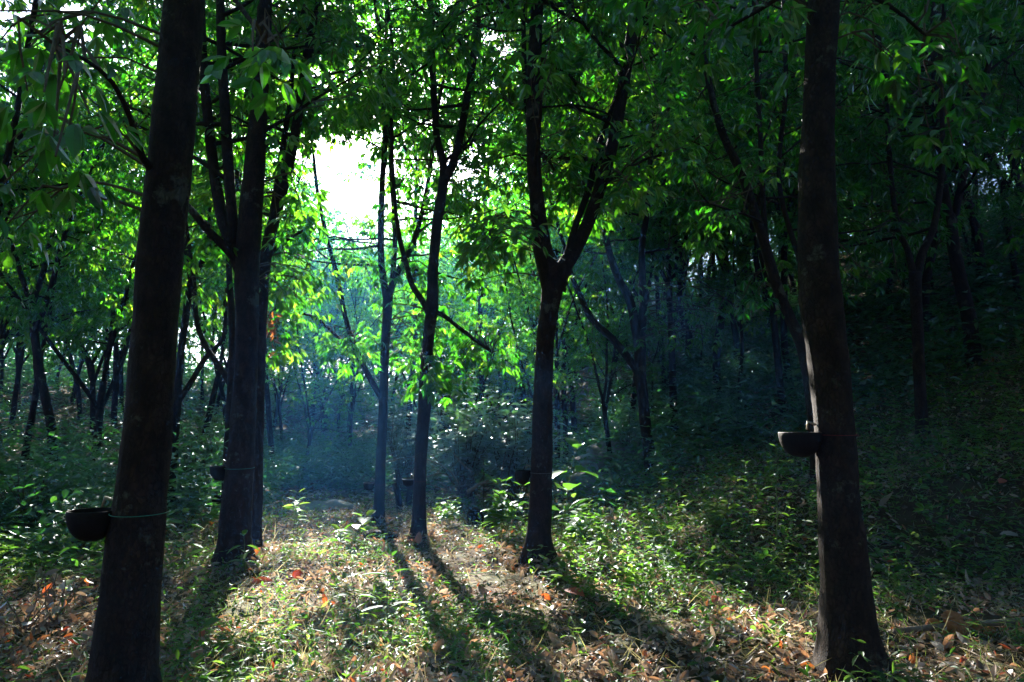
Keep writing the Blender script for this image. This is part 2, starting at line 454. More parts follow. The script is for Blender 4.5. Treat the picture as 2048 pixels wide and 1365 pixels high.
class TreeGrow:
    def __init__(self, zmin=3.4, dens=1.0, zmax=13.0):
        self.rp = []; self.ra = []; self.zmin = zmin; self.dens = dens; self.zmax = zmax
        self.twigs = Tubes()
    def twig(self, p, d, L, r=0.012):
        pts, rad = branch_line(p, d, L, r, 0.004, up=-0.1, wig=0.16, step=0.22)
        self.twigs.add(pts, rad, sides=3)
        a = unit(pts[-1] - pts[-2])
        self.rp.append(pts[-1]); self.ra.append(a)
        if rng.random() < 0.75: self.rp.append(pts[len(pts) // 2] + rng.normal(0, .05, 3)); self.ra.append(unit(a + rng.normal(0, .6, 3)))
    def side(self, p, d, L, r, tubes):
        """a leafy side branch"""
        pts, rad = branch_line(p, d, L, r, 0.010, up=0.05, wig=0.13)
        gx_, gy_, gz_ = proj(pts)
        if gz_.min() > 0 and (((gx_ - 688) / 88) ** 2 + ((gy_ - 362) / 84) ** 2 < 1.1).any(): return
        tubes.add(pts, rad, sides=5)
        n = max(2, int(L * 4.2 * self.dens))
        for _ in range(n):
            t = rng.uniform(0.3, 1.0)
            q = pts[min(len(pts) - 1, int(t * (len(pts) - 1)))]
            a = unit(pts[-1] - pts[0])
            self.twig(q, unit(a * 0.6 + rng.normal(0, 0.8, 3) + np.array([0, 0, 0.15])), rng.uniform(0.3, 0.9))
        self.twig(pts[-1], pts[-1] - pts[-2], 0.4)
    def clothe(self, pts, rad, tubes, every=0.42, length=(0.9, 2.3), away=False):
        """side branches along a limb, where it is high enough"""
        acc = 0
        for i in range(1, len(pts)):
            acc += np.linalg.norm(pts[i] - pts[i - 1])
            if pts[i][2] < self.zmin or acc < every: continue
            acc = 0
            phi = rng.uniform(0, 2 * math.pi)
            d = np.array([math.cos(phi), math.sin(phi), rng.uniform(-0.1, 0.7)])
            if away and d[1] < -.1 and rng.random() < .72: d[1] = -d[1]
            self.side(pts[i], d, rng.uniform(*length), min(rad[i] * 0.5, 0.03), tubes)
    def leaves(self, detail_near=9.5, **k):
        lv = Leaves()
        rp = np.array(self.rp); ra = np.array(self.ra)
        kp = gap_keep(rp); rp, ra = rp[kp], ra[kp]
        px, py, z = proj(rp)
        vis = (z > 0.3) & (px > -150) & (px < 2200) & (py > -150) & (z < detail_near)
        for sel, det in ((vis, 2), (~vis, 1)):
            if sel.any():
                B, D, N, L, T = rosettes(rp[sel], ra[sel], **k)
                lv.blades(B, D, N, L, L * rng.uniform(.34, .44, len(L)), detail=det, tint=T, curl=rng.uniform(0.0, .35, len(L)))
        return lv

def px_line(pl, Y0, Y1=None):
    """photograph polyline (px, py, half width) -> points with radius; depth runs Y0..Y1"""
    Y1 = Y0 if Y1 is None else Y1
    out = []
    n = len(pl)
    for i, (x, y, hw) in enumerate(pl):
        Y = Y0 + (Y1 - Y0) * i / max(1, n - 1)
        p = P(x, y, Y)
        out.append([*p, PX(hw, math.sqrt(Y * Y + p[0] ** 2) * 0.0 + Y)])
    return np.array(out)

HERO_POS = []; HERO_R = []
def hero(label, Y, trunk, limbs=(), zmin=3.4, dens=1.0, sprays=(), top=11.5, rough=0.05, group='rubber trees at the front of the grove', tintc=0.45, every=0.33, name='rubber_tree', npet=5, leafsz=(.115, .19)):
    reseed(label)
    base = on_ground(trunk[0][0], Y)
    HERO_POS.append((base[0], Y)); HERO_R.append(PX(trunk[0][2], Y))
    root = empty(name, tuple(base), label, 'tree', group)
    tl = px_line(trunk, Y)
    r0 = tl[0][3]
    foot = np.array([[base[0] + (base[0] - tl[0][0]) * 0, Y, base[2] - 0.12, r0 * 1.22]])
    foot[0][0] = tl[0][0]
    pts = tl if tl[0][2] < base[2] else np.vstack([foot, tl])
    sp = catmull(pts, 0.10)
    hh = sp[:, 2] - base[2]
    rad = np.maximum(sp[:, 3], 0.008) * (1 + 0.30 * np.exp(-np.maximum(hh, 0) / 0.14) + .06 * np.exp(-np.maximum(hh, 0) / 0.5))
    tb = Tubes(); tb.add(sp[:, :3], rad, sides=22, rough=rough, seed=Y * 3 + trunk[0][0], lobes=.26)
    tb.build('trunk', M['bark'], root)
    g = TreeGrow(zmin, dens)
    allpts = [sp]
    last = sp[-1]
    ends = []
    for lm in limbs:
        dY = lm[0]; ext = lm[1]; pl = lm[2]
        lp = catmull(px_line(pl, Y, Y + dY), 0.12)
        ends.append((lp, ext))
    if not limbs: ends = [(sp[-3:], True)]
    for lp, ext in ends:
        lt = Tubes()
        pts, rad = lp[:, :3], np.maximum(lp[:, 3], 0.006)
        if ext:
            d = unit(pts[-1] - pts[-2]); r = rad[-1]
            L = max(1.0, top - pts[-1][2]) * rng.uniform(.9, 1.1)
            q, rq = branch_line(pts[-1], d, L, r, 0.02, up=0.25, wig=0.06, step=0.3)
            pts = np.vstack([pts, q[1:]]); rad = np.r_[rad, rq[1:]]
        lt.add(pts, rad, sides=10, rough=rough, seed=pts[0][0] * 5)
        if ext is not None: g.clothe(pts, rad, lt, every=every, away=True)
        lt.build('limb', M['bark'], root)
        allpts.append(np.c_[pts, rad])
    cloud = np.vstack([a[:, :3] for a in allpts])
    # low sprays of leaves where the photograph shows them
    for (x, y, dY, sx, sy, cnt) in sprays:
        c = P(x, y, Y + dY)
        for k in range(cnt):
            q = P(x + rng.uniform(-sx, sx), y + rng.uniform(-sy, sy), Y + dY + rng.normal(0, 0.25))
            dd = np.linalg.norm(cloud - q, axis=1) + 0.8 * np.maximum(0, cloud[:, 2] - q[2])
            s = cloud[np.argmin(dd)]
            if k % 3 == 0 or np.linalg.norm(q - s) < 0.5: src = s
            mid = (src + q) / 2 + np.array([0, 0, 0.12]) + rng.normal(0, .04, 3)
            ln = catmull(np.array([src, mid, q]), 0.2)
            g.twigs.add(ln, np.linspace(0.011, 0.004, len(ln)), sides=4)
            g.rp.append(q); g.ra.append(unit(q - mid))
            src = mid
    if g.rp:
        g.leaves(tintc=tintc, npet=npet, L=leafsz).build('crown', M['leaf'], root, twigs=g.twigs)
    return root

exec_heroes = True
# -------- trees of the front rows (polylines follow the stems in the photograph)
T1 = hero('thick dark foreground trunk at the left with a black cup tied on by green twine', 3.75,
     [(240, 1420, 58), (248, 1340, 54), (265, 1150, 51), (281, 1000, 48), (297, 830, 45), (309, 665, 43), (323, 500, 43), (338, 340, 42), (354, 170, 41), (370, 0, 40), (385, -160, 36), (395, -330, 30)],
     [(-0.3, True, [(392, -280, 22), (330, -480, 16), (250, -640, 13)]), (0.5, True, [(392, -280, 24), (470, -520, 18), (540, -720, 14)]),
      (-0.9, None, [(318, 355, 10), (285, 315, 7), (262, 240, 6), (225, 165, 5), (170, 120, 4), (110, 90, 3)]),
      (-0.6, None, [(385, -120, 9), (440, -40, 6), (500, 40, 5), (530, 85, 3)])],
     zmin=5.3, npet=3, leafsz=(.10, .165), sprays=[(125, 105, -0.9, 60, 30, 4), (60, 190, -1.1, 70, 60, 5), (170, 270, -0.8, 70, 50, 5), (40, 330, -0.2, 60, 60, 5), (545, 100, -0.6, 30, 22, 4), (505, 95, -0.6, 10, 15, 2), (190, 30, .2, 60, 40, 4), (40, 60, -.5, 60, 60, 5), (30, 440, 0.3, 35, 25, 4)],
     tintc=0.35, group=None)
TA = hero('dark straight trunk carrying a black cup, overlapping a slimmer trunk close behind', 7.3,
     [(467, 1150, 29), (470, 1060, 28), (474, 1000, 27), (486, 850, 24), (493, 700, 22), (494, 560, 24), (500, 450, 23), (508, 340, 21), (520, 200, 17), (525, 100, 16), (530, 0, 15)],
     [(0.3, True, [(528, 40, 14), (532, -80, 12), (530, -200, 10)]),
      (0.3, True, [(484, 545, 16), (464, 480, 16), (446, 440, 13), (428, 340, 11), (412, 200, 10), (405, 90, 9), (400, -60, 8)]),
      (0.2, True, [(470, 490, 11), (460, 380, 11), (452, 250, 11), (444, 120, 10), (440, -20, 9)]),
      (-0.3, None, [(482, 530, 10), (445, 490, 9), (410, 455, 8), (376, 414, 7), (340, 390, 5)])],
     sprays=[(400, 490, 0.2, 35, 30, 6), (430, 330, 0.3, 50, 60, 8), (590, 430, .3, 45, 60, 10), (560, 560, .8, 40, 25, 5)], zmin=4.2)
TB = hero('trunk standing close behind the second trunk, its right limb curving up', 8.35,
     [(507, 1105, 14), (510, 1000, 14), (513, 850, 14), (518, 700, 13), (522, 600, 14), (526, 540, 13)],
     [(0.4, True, [(524, 570, 12), (538, 480, 12), (560, 400, 11), (580, 320, 10), (594, 246, 10), (606, 160, 9), (618, 90, 9), (634, 0, 8), (645, -80, 7)]),
      (0.6, True, [(535, 490, 7), (550, 400, 7), (566, 290, 6), (580, 200, 5), (590, 90, 5)]),
      (-0.2, None, [(530, 520, 5), (560, 490, 4), (600, 465, 3), (640, 440, 2)])],
     sprays=[(590, 480, .6, 50, 40, 9), (585, 590, 1.2, 45, 40, 14), (545, 700, .8, 25, 60, 7), (610, 560, 1.2, 40, 30, 8), (628, 232, .9, 48, 32, 20), (650, 60, .9, 60, 40, 14)], zmin=4.0, tintc=.6)
T3 = hero('slim trunk forking twice in the centre, with a long thin left limb', 10.9,
     [(757, 1047, 11), (760, 960, 10), (765, 850, 9), (768, 760, 9), (771, 680, 9), (775, 620, 10), (776, 580, 10)],
     [(0.2, True, [(774, 600, 8), (763, 530, 7), (762, 450, 7), (765, 360, 6), (770, 270, 6), (764, 180, 5), (758, 60, 5)]),
      (0.6, True, [(777, 590, 8), (795, 545, 7), (825, 490, 6), (845, 420, 5), (860, 340, 4), (872, 240, 4)]),
      (0.2, True, [(785, 560, 6), (790, 480, 5), (786, 400, 5), (780, 300, 4), (778, 200, 4)]),
      (-0.3, True, [(766, 800, 7), (750, 775, 6), (716, 710, 6), (692, 640, 5), (676, 560, 5), (655, 480, 4), (636, 390, 4), (626, 300, 3)]),
      (-0.4, None, [(690, 690, 4), (660, 660, 3), (630, 635, 3), (605, 628, 2)])],
     sprays=[(690, 700, -.4, 48, 32, 20), (722, 222, .2, 62, 38, 24), (720, 60, .3, 70, 45, 14), (775, 330, .4, 30, 50, 8), (800, 690, .2, 55, 42, 20), (880, 650, .8, 50, 36, 14), (790, 520, .2, 40, 40, 8), (830, 600, 1.0, 40, 25, 5), (810, 400, .4, 60, 60, 12), (800, 560, -.2, 50, 40, 8)], zmin=4.1, dens=.9)
T4 = hero('swollen slim trunk right of centre-left with a low leaf tuft and knotted forks', 9.25,
     [(837, 1085, 15), (838, 1040, 13.5), (840, 950, 12), (846, 850, 12), (851, 780, 13.5), (855, 700, 11.5), (860, 650, 12), (864, 615, 13), (866, 540, 10.5), (874, 450, 10.5), (882, 400, 10), (888, 355, 10)],
     [(0.2, True, [(887, 370, 9), (886, 325, 8), (873, 267, 7), (866, 154, 7), (862, 40, 6), (860, -60, 6)]),
      (0.2, True, [(888, 365, 9), (911, 312, 9), (932, 210, 8), (946, 120, 8), (958, 20, 7), (968, -60, 6)]),
      (0.5, True, [(862, 640, 7), (848, 608, 6), (823, 568, 5.5), (812, 525, 5), (799, 477, 5), (791, 416, 4), (784, 320, 4)]),
      (0.9, None, [(866, 625, 5), (885, 630, 5), (917, 655, 4), (950, 680, 4), (985, 705, 3)])],
     sprays=[(885, 745, -.3, 42, 25, 9), (960, 690, .9, 55, 34, 22), (905, 780, 0.2, 20, 14, 3), (840, 730, -.2, 14, 40, 3), (880, 560, .6, 40, 40, 6), (950, 350, .5, 40, 60, 8), (820, 60, .4, 60, 50, 14), (800, 170, .5, 40, 50, 10)], zmin=4.3, dens=.95)
T5 = hero('straight dark trunk right of centre, forking into a wide V above head height', 7.6,
     [(1076, 1132, 25), (1078, 1060, 22.5), (1081, 1000, 21.5), (1085, 850, 20), (1089, 700, 18.5), (1098, 620, 19.5), (1106, 570, 23), (1110, 530, 25)],
     [(-0.1, True, [(1104, 575, 21), (1086, 500, 19.5), (1073, 400, 15.5), (1067, 290, 15), (1068, 150, 14.5), (1075, 0, 13), (1080, -100, 12)]),
      (0.5, True, [(1112, 575, 19), (1128, 535, 17), (1150, 500, 15), (1178, 440, 13.5), (1205, 360, 13), (1226, 285, 12.5), (1242, 200, 12), (1258, 100, 12), (1275, 0, 11), (1286, -90, 10)]),
      (0.7, True, [(1130, 530, 8), (1150, 455, 7), (1177, 380, 7), (1196, 300, 6), (1218, 235, 5)]),
      (0.3, True, [(1062, 280, 6), (1051, 180, 6), (1047, 60, 5), (1045, -40, 5)])],
     sprays=[(1010, 470, -.2, 55, 50, 18), (990, 540, .1, 30, 20, 4), (1265, 375, -.2, 35, 18, 6), (1130, 320, .3, 60, 60, 12), (1160, 420, .6, 60, 50, 10), (1100, 190, 0, 40, 40, 5)], zmin=4.2, tintc=.5)
T6 = hero('thick dark foreground trunk at the right with a sunlit left edge and red twine', 4.4,
     [(1700, 1350, 54), (1697, 1290, 50), (1692, 1180, 46), (1686, 1080, 43), (1677, 1000, 39.5), (1668, 850, 37), (1656, 720, 38), (1642, 600, 40), (1635, 480, 38), (1633, 350, 36), (1638, 200, 32), (1648, 0, 32), (1655, -180, 29), (1660, -330, 26)],
     [(0.4, True, [(1658, -280, 20), (1710, -470, 16), (1760, -640, 12)]), (-0.2, True, [(1658, -280, 20), (1600, -480, 16), (1560, -680, 12)]),
      (0.3, None, [(1645, -60, 8), (1720, -20, 6), (1790, 20, 4), (1850, 70, 3)]), (0.3, None, [(1640, 40, 8), (1580, -10, 6), (1520, 20, 4), (1450, 60, 3)])],
     zmin=5.2, sprays=[(1800, 60, .3, 130, 60, 14), (1500, 50, .3, 110, 60, 12), (1400, 20, .8, 110, 40, 8), (1900, 200, .8, 90, 90, 8)], tintc=.3, group=None)
T7 = hero('leaning trunk with a long left limb behind the V-forked tree', 12.9,
     [(1312, 1012, 12), (1306, 960, 11), (1296, 890, 11), (1287, 810, 11), (1280, 740, 12), (1280, 690, 12)],
     [(0.3, True, [(1281, 760, 8), (1266, 730, 8), (1228, 682, 7.5), (1185, 640, 7), (1162, 595, 6), (1143, 550, 5), (1128, 490, 4)]),
      (0.2, True, [(1280, 710, 10), (1262, 610, 9), (1236, 555, 8), (1217, 497, 7), (1205, 423, 6), (1200, 330, 5)]),
      (0.4, True, [(1281, 700, 9), (1286, 606, 8), (1284, 497, 7), (1294, 423, 6), (1300, 330, 5), (1310, 200, 5)])],
     sprays=[(1350, 630, 0, 110, 60, 26), (1445, 620, .2, 70, 60, 16), (1210, 600, -.4, 25, 20, 3), (1180, 640, .6, 30, 40, 5), (1260, 470, .6, 60, 50, 8)], zmin=4.8, dens=.9)
T10 = hero('stem leaning left behind the thick right trunk', 8.6,
     [(1640, 985, 13), (1634, 900, 13), (1622, 780, 13), (1606, 700, 12), (1580, 635, 11), (1558, 585, 11), (1528, 487, 10), (1487, 359, 9), (1446, 270, 8), (1425, 200, 7)],
     [(0.3, True, [(1428, 212, 7), (1410, 120, 6), (1395, 0, 5)]), (0.3, True, [(1532, 500, 6), (1525, 380, 6), (1520, 260, 5), (1512, 120, 5), (1508, 0, 5)]), (.5, True, [(1600, 690, 7), (1622, 600, 6), (1560, 380, 5), (1570, 200, 5)])],
     sprays=[(1540, 560, .3, 60, 60, 8), (1450, 420, .5, 70, 70, 9), (1540, 300, .5, 60, 80, 8)], zmin=4.0, tintc=.3)
T12 = hero('slim trunk on the grassy terrace lip with a sunlit left side', 9.3,
     [(1857, 985, 13), (1850, 920, 12), (1842, 820, 10.5), (1837, 700, 10.5), (1832, 600, 11), (1830, 545, 12)],
     [(0.3, True, [(1831, 570, 8), (1815, 500, 6), (1797, 461, 6), (1785, 380, 5), (1775, 260, 5)]),
      (0.3, True, [(1831, 565, 9), (1843, 510, 8), (1867, 455, 7), (1882, 359, 6), (1885, 260, 5), (1880, 120, 5)])],
     sprays=[(1800, 330, .6, 60, 60, 8), (1760, 480, .5, 50, 60, 7)], zmin=4.2, tintc=.3)
T13 = hero('dark trunk leaning left further back on the right slope', 11.5,
     [(1962, 860, 15), (1952, 760, 14), (1938, 640, 13), (1912, 520, 12), (1898, 430, 11)],
     [(0.3, True, [(1900, 445, 9), (1880, 330, 8), (1870, 200, 7), (1868, 60, 6)]), (0.3, True, [(1903, 460, 8), (1930, 340, 7), (1960, 220, 6), (1985, 80, 6)])],
     sprays=[(1990, 260, .8, 70, 80, 12), (1900, 480, .4, 80, 60, 10)], zmin=5.0, tintc=.35)
TC = hero('slender forked trunk just right of the thick left trunk', 11.8,
     [(335, 1032, 10), (343, 930, 10), (351, 830, 9.5), (356, 790, 9)],
     [(0.2, True, [(355, 805, 8), (361, 716, 7), (372, 630, 7), (384, 560, 7), (414, 500, 5), (420, 400, 4)]),
      (0.4, True, [(356, 805, 6), (385, 760, 5.5), (411, 716, 5), (446, 675, 4), (452, 600, 4)]),
      (0.2, True, [(382, 570, 5), (372, 500, 4), (366, 400, 4)])],
     sprays=[(385, 700, .4, 20, 20, 4), (400, 600, .5, 50, 50, 9), (375, 520, 0, 20, 30, 4)], zmin=4.6, tintc=.6)
lv_ = Leaves()
cp = np.array([P(542 + rng.normal(0, 10), 655 + rng.normal(0, 24), 8.5 + rng.normal(0, .06)) for _ in range(34)])
lv_.blades(cp, rng.normal(0, 1, (34, 3)) + [0, 0, -.6], rng.normal(0, 1, (34, 3)), rng.uniform(.07, .12, 34), np.full(34, .045), detail=2, curl=.3, tint=rng.uniform(.86, .95, 34))
lv_.build('dry_leaves', M['dry'], TB)
TD = hero('slim trunk half hidden behind the second trunk with a left-reaching fork', 10.2,
     [(450, 1070, 10), (455, 960, 10), (460, 850, 9.5), (464, 770, 9), (466, 700, 8), (462, 600, 7)],
     [(0.2, True, [(463, 620, 7), (458, 520, 6), (470, 420, 5), (476, 300, 5)]),
      (0.5, True, [(464, 775, 7), (440, 735, 6), (410, 690, 5.5), (393, 640, 5), (388, 560, 4), (375, 470, 4)])],
     sprays=[(430, 560, .5, 60, 60, 8)], zmin=4.6, tintc=.6)

# ------------------------------------------------------------------ background trees: a few kinds, copied
def tree_kind(h=12.0, r=0.11, fork=3.6, lean=0.1, nlimb=3, leafn=1.0, zlow=3.3, leafL=(.13, .21)):
    """builds trunk, limbs and crown around the world origin; returns the two meshes"""
    tb = Tubes(); g = TreeGrow(zlow, leafn)
    ph = rng.uniform(0, 6.28)
    pts, rad = branch_line((0, 0, -0.25), (lean * math.cos(ph), lean * math.sin(ph), 1), fork + .25, r * 1.1, r * .85, up=0.05, wig=0.035, step=0.3)
    tb.add(pts, rad, sides=8, rough=0.05, seed=h)
    for k in range(nlimb):
        a = ph + k * 2 * math.pi / nlimb + rng.normal(0, .3)
        s = rng.uniform(.25, .55)
        p0 = pts[-1 - (k % 2) * min(2, len(pts) - 2)]
        q, rq = branch_line(p0, (s * math.cos(a), s * math.sin(a), 1), (h - fork) * rng.uniform(.75, 1.0), r * .62, 0.015, up=0.06, wig=0.05, step=0.4)
        tb.add(q, rq, sides=6)
        g.clothe(q, rq, tb, every=0.5, length=(.9, 2.4))
    lv = Leaves()
    rp = np.array(g.rp); ra = np.array(g.ra)
    B, D, N, L, T = rosettes(rp, ra, npet=5, L=leafL, pet=(.1, .35), tintc=.5)
    lv.blades(B, D, N, L, L * rng.uniform(.36, .46, len(L)), detail=1, tint=T)
    return tb, lv

KINDS = []
reseed('kinds')
for i in range(7):
    tb, lv = tree_kind(h=[11.5, 12.5, 10.5, 13, 11, 12, 9.5][i], r=[.08, .095, .075, .095, .07, .085, .065][i], fork=[3.4, 4.2, 2.8, 4.6, 3.2, 2.4, 3.0][i],
                       lean=[.05, .12, .16, .04, .1, .2, .08][i], nlimb=[3, 3, 2, 3, 2, 4, 3][i], leafn=[2.0, 1.8, 2.0, 1.8, 2.1, 1.7, 2.0][i], zlow=[3.4, 4.0, 3.0, 4.2, 3.3, 3.2, 2.8][i])
    KINDS.append((tb, lv))
for i in range(3):
    KINDS.append(tree_kind(h=[11.5, 12.0, 11.0][i], r=[.10, .10, .09][i], fork=[3.2, 2.6, 2.8][i], lean=[.06, .14, .1][i], nlimb=3, leafn=.95, zlow=1.9))
KMESH = []
def background_tree(i, x, y, rz, s, label, group, name='rubber_tree'):
    z = float(H(x, y))
    root = empty('rubber_tree', (x, y, z), label, 'tree', group)
    root.rotation_euler = (0, 0, rz); root.scale = (s, s, s)
    if len(KMESH) <= i: KMESH.extend([None] * (i + 1 - len(KMESH)))
    if KMESH[i] is None:
        zero = bpy.data.objects.new('tmp', None)
        a = KINDS[i][0].build('trunk', M['bark'], None); b = KINDS[i][1].build('crown', M['leaf'], None)
        bpy.data.objects.remove(zero)
        KMESH[i] = (a, b)
        a.parent = root; b.parent = root
    else:
        for src in KMESH[i]:
            c = src.copy(); COL.objects.link(c); c.parent = root
    return root

reseed('background')
def blocked(x, y):
    for (hx, hy) in HERO_POS:
        if (x - hx) ** 2 + (y - hy) ** 2 < 2.2 ** 2: return True
    return False

placed = []
def try_place(x, y, dmin):
    if blocked(x, y): return False
    for (a, b) in placed:
        if (x - a) ** 2 + (y - b) ** 2 < dmin * dmin: return False
    placed.append((x, y)); return True

NAMED_BG = [  # px, Y, kind, scale, label
    (1352, 15.2, 0, 1.0, 'thin upright trunk just right of the leaning trunk with the long limb'),
    (1437, 17.0, 3, 1.0, 'upright trunk beside the grey boulder on the right slope'),
    (1218, 14.6, 9, .6, 'short stubby forked trunk beside the pale rock slab'),
    (1115, 17.0, 7, .75, 'pale hazy trunk showing just right of the V-forked tree'),
    (1060, 15.5, 8, .55, 'hazy tree with bright sunlit leaves behind the V-forked tree'),
    (1565, 13.5, 4, 1.0, 'thin dark trunk left of the thick right trunk'),
    (40, 15.5, 2, .95, 'forked tree at the far left edge in front of bright sky'),
    (118, 13.5, 1, .9, 'dark trunk leaning right in the left undergrowth'),
    (178, 14.5, 5, .95, 'many-stemmed dark tree left of the thick left trunk'),
]
for (px, Y, k, s, lab) in NAMED_BG:
    g = on_ground(px, Y)
    placed.append((g[0], Y))
    background_tree(k, g[0], Y, rng.uniform(0, 6.28), s, lab, 'single trees behind the front rows')

G_R = ('slender shaded rubber tree among many on the dark right-hand slope', 'rubber trees on the right slope')
G_L = ('slender rubber tree in the leafy left-hand background', 'rubber trees in the left background')
G_C = ('distant hazy rubber tree beyond the misty clearing', 'rubber trees beyond the clearing')
G_B = ('rubber tree standing beside or behind the viewer, outside the picture', 'rubber trees around the viewer')
cnt = {'R': 0, 'L': 0, 'C': 0}
for _ in range(9000):
    y = 11 + 51 * rng.random() ** 1.35
    t = rng.uniform(-0.92, 0.92)
    x = t * y
    far = smooth01((y - 15) / 40)
    dmin = 2.2 + 1.0 * far
    if y < 31 and -3.6 - .2586 * (y - 5) - 1.0 < x < 1.0 - .2586 * (y - 6): continue
    if -0.36 < t < 0.02:
        if y < 31: continue
        key = 'C'
    elif t >= 0.02:
        if .64 < t < .80 and y > 22: continue
        if y < 13.5 + 3.0 * (t < 0.12): continue
        if y < 24 and x < 4.1 - .2586 * (y - 5): continue
        key = 'R'
    else:
        if y < 12.5: continue
        key = 'L'
    if key == 'R': dmin -= .35
    lim = {'R': 145, 'L': 66, 'C': 44}[key]
    if cnt[key] >= lim or not try_place(x, y, dmin): continue
    cnt[key] += 1
    lab, grp = {'R': G_R, 'L': G_L, 'C': G_C}[key]
    airy = (key == 'C' and y < 38) or (key == 'R' and t < .07 and y < 27) or (key == 'L' and t > -.55 and y < 23)
    background_tree(int(rng.integers(7, 10)) if airy else int(rng.integers(0, 7)), x, y, rng.uniform(0, 6.28), (rng.uniform(1.1, 1.4) if key == 'R' and t < .5 and y < 38 and not airy else rng.uniform(.85, 1.1)) if key != 'C' else min(1.0, ((y - 7.0) * .52 - float(H(x, y))) / 11.8) * rng.uniform(.9, 1.0), lab, grp)
for _ in range(900):
    y = 10.5 + 11 * rng.random(); x = rng.uniform(.13, .85) * y
    if y < 15 and x / y < .48: continue
    if cnt.get('S', 0) >= 12 or not try_place(x, y, 1.25): continue
    cnt['S'] = cnt.get('S', 0) + 1
    background_tree(int(rng.integers(0, 7)), x, y, rng.uniform(0, 6.28), rng.uniform(.28, .5), 'leafy dark sapling between the trunks of the shaded right slope', 'saplings on the right slope')
YOUNG = [(945, 15.3, 7, .42, 'sunlit young tree with yellow-green leaves right of the swollen slim trunk'),
    (600, 17.5, 8, .50, 'pale hazy young tree seen through the gap right of the second trunk'),
    (700, 21.0, 9, .60, 'misty young tree behind the slim twice-forked trunk'),
    (830, 19.0, 7, .50, 'young green tree in the mist between the two slim centre trunks'),
    (1010, 20.0, 8, .52, 'young tree in the mist just left of the V-forked trunk'),
    (560, 23.0, 9, .62, 'broad misty young tree close right of the second trunk'),
    (900, 24.5, 7, .66, 'far young tree in the mist above the grey-green shrub')]
for (px, Y, k, sc_, lab) in YOUNG:
    g = on_ground(px, Y)
    background_tree(k, g[0], Y, rng.uniform(0, 6.28), sc_, lab, 'young trees in the misty clearing')
for _ in range(400):
    y = rng.uniform(24, 31); x = rng.uniform(-.40, .06) * y
    if cnt.get('Y', 0) >= 16 or not try_place(x, y, 2.0): continue
    cnt['Y'] = cnt.get('Y', 0) + 1
    background_tree(int(rng.integers(7, 10)), x, y, rng.uniform(0, 6.28), ((y - 7.5) * .5 - float(H(x, y))) / 12.2, 'small hazy rubber tree on the near edge of the misty far wood', 'small trees edging the far wood')

def added_shade_tree(px, Y, label, h=15.5, low=8.8):  # tall trees added up-sun to keep sunlight off the upper canopy
    reseed(label)
    b = on_ground(px, Y)
    root = empty('rubber_tree', tuple(b), label, 'tree', 'tall trees added behind the front rows for shade')
    tb = Tubes(); g = TreeGrow(b[2] + low, 1.1)
    pts, rad = branch_line(b - [0, 0, .2], (rng.normal(0, .03), .02, 1), low, .075, .06, up=.05, wig=.03, step=.3)
    tb.add(pts, rad, sides=9, rough=.05, seed=px)
    for k in range(4):
        a = k * 1.57 + rng.normal(0, .3)
        q, rq = branch_line(pts[-1 - k % 2], (.5 * math.cos(a), .5 * math.sin(a), 1), h - low, .045, .015, up=.06, wig=.05, step=.35)
        tb.add(q, rq, sides=6)
        g.clothe(q, rq, tb, every=.36, length=(1.0, 2.6))
    tb.build('trunk', M['bark'], root)
    g.leaves(tintc=.4).build('crown', M['leaf'], root, twigs=g.twigs)
added_shade_tree(546, 18.0, 'tall thin trunk close right of the second trunk, its leaves only high overhead')
added_shade_tree(815, 19.0, 'tall thin trunk between the two slim centre trunks, leafy only high overhead')
added_shade_tree(955, 17.5, 'tall thin trunk left of the V-forked tree, leafy only high overhead')
added_shade_tree(1135, 18.5, 'tall thin trunk right of the V-forked tree, leafy only high overhead')
added_shade_tree(1330, 20.0, 'tall thin trunk behind the leaning trunk with the long limb, leafy only high overhead')
for (x, y) in [(-6.5, 5.5), (-7.5, 9.0), (7.0, 5.0), (8.5, 9.5), (-5, 0.5), (5.5, 0), (-2.5, -3.5), (2.5, -3.8), (-6.5, -4), (6.5, -4.5), (0, -7.5), (-9.5, 3), (-10.5, -1.5), (10, 1.5), (11, -3), (-4, -8), (4.5, -8.5), (-9, -8), (9, -8), (-2, -12), (3, -12.5), (-7, -12.5), (8, -13), (-13, 6), (13, 5)]:
    background_tree(int(rng.integers(0, 7)), x, y, rng.uniform(0, 6.28), 1.0, *G_B)

# ------------------------------------------------------------------ ground
def axis_pts(lo, hi, c, near, n_near, n_far):
    a = np.linspace(c - near, c + near, n_near)
    k = np.linspace(0, 1, n_far + 1)[1:] ** 2
    return np.concatenate([(c - near) - (c - near - lo) * k[::-1], a, (c + near) + (hi - c - near) * k])
gx = axis_pts(-110, 110, 0, 8, 170, 60)
gy = axis_pts(-30, 125, 8, 8, 170, 70)
GX, GY = np.meshgrid(gx, gy)
GZ = H(GX, GY) + 0.012 * wob(GX, GY, 7.0, 20)
V = np.stack([GX, GY, GZ], axis=-1).reshape(-1, 3)
nx, ny = len(gx), len(gy)
i = np.arange(ny - 1)[:, None] * nx + np.arange(nx - 1)[None, :]
Q = np.stack([i, i + 1, i + nx + 1, i + nx], axis=-1).reshape(-1, 4)
tag(mk('ground', V, Q, M['soil']), 'leaf strewn forest floor rising into slopes', None, None, 'structure')

# ------------------------------------------------------------------ ground cover (nobody could count it)
def scatter(n, ymin, ymax, power=1.6, tmax=0.86):
    """points on the ground inside the view, denser near the camera"""
    y = ymin + (ymax - ymin) * rng.random(n) ** power
    x = (rng.random(n) * 2 - 1) * (tmax * y + 0.6)
    k = ~((((x - 3.45) / .62) ** 2 + ((y - 5.38) / .27) ** 2 < 1) & (rng.random(n) < .85))
    x, y = x[k], y[k]
    return x, y, H(x, y)

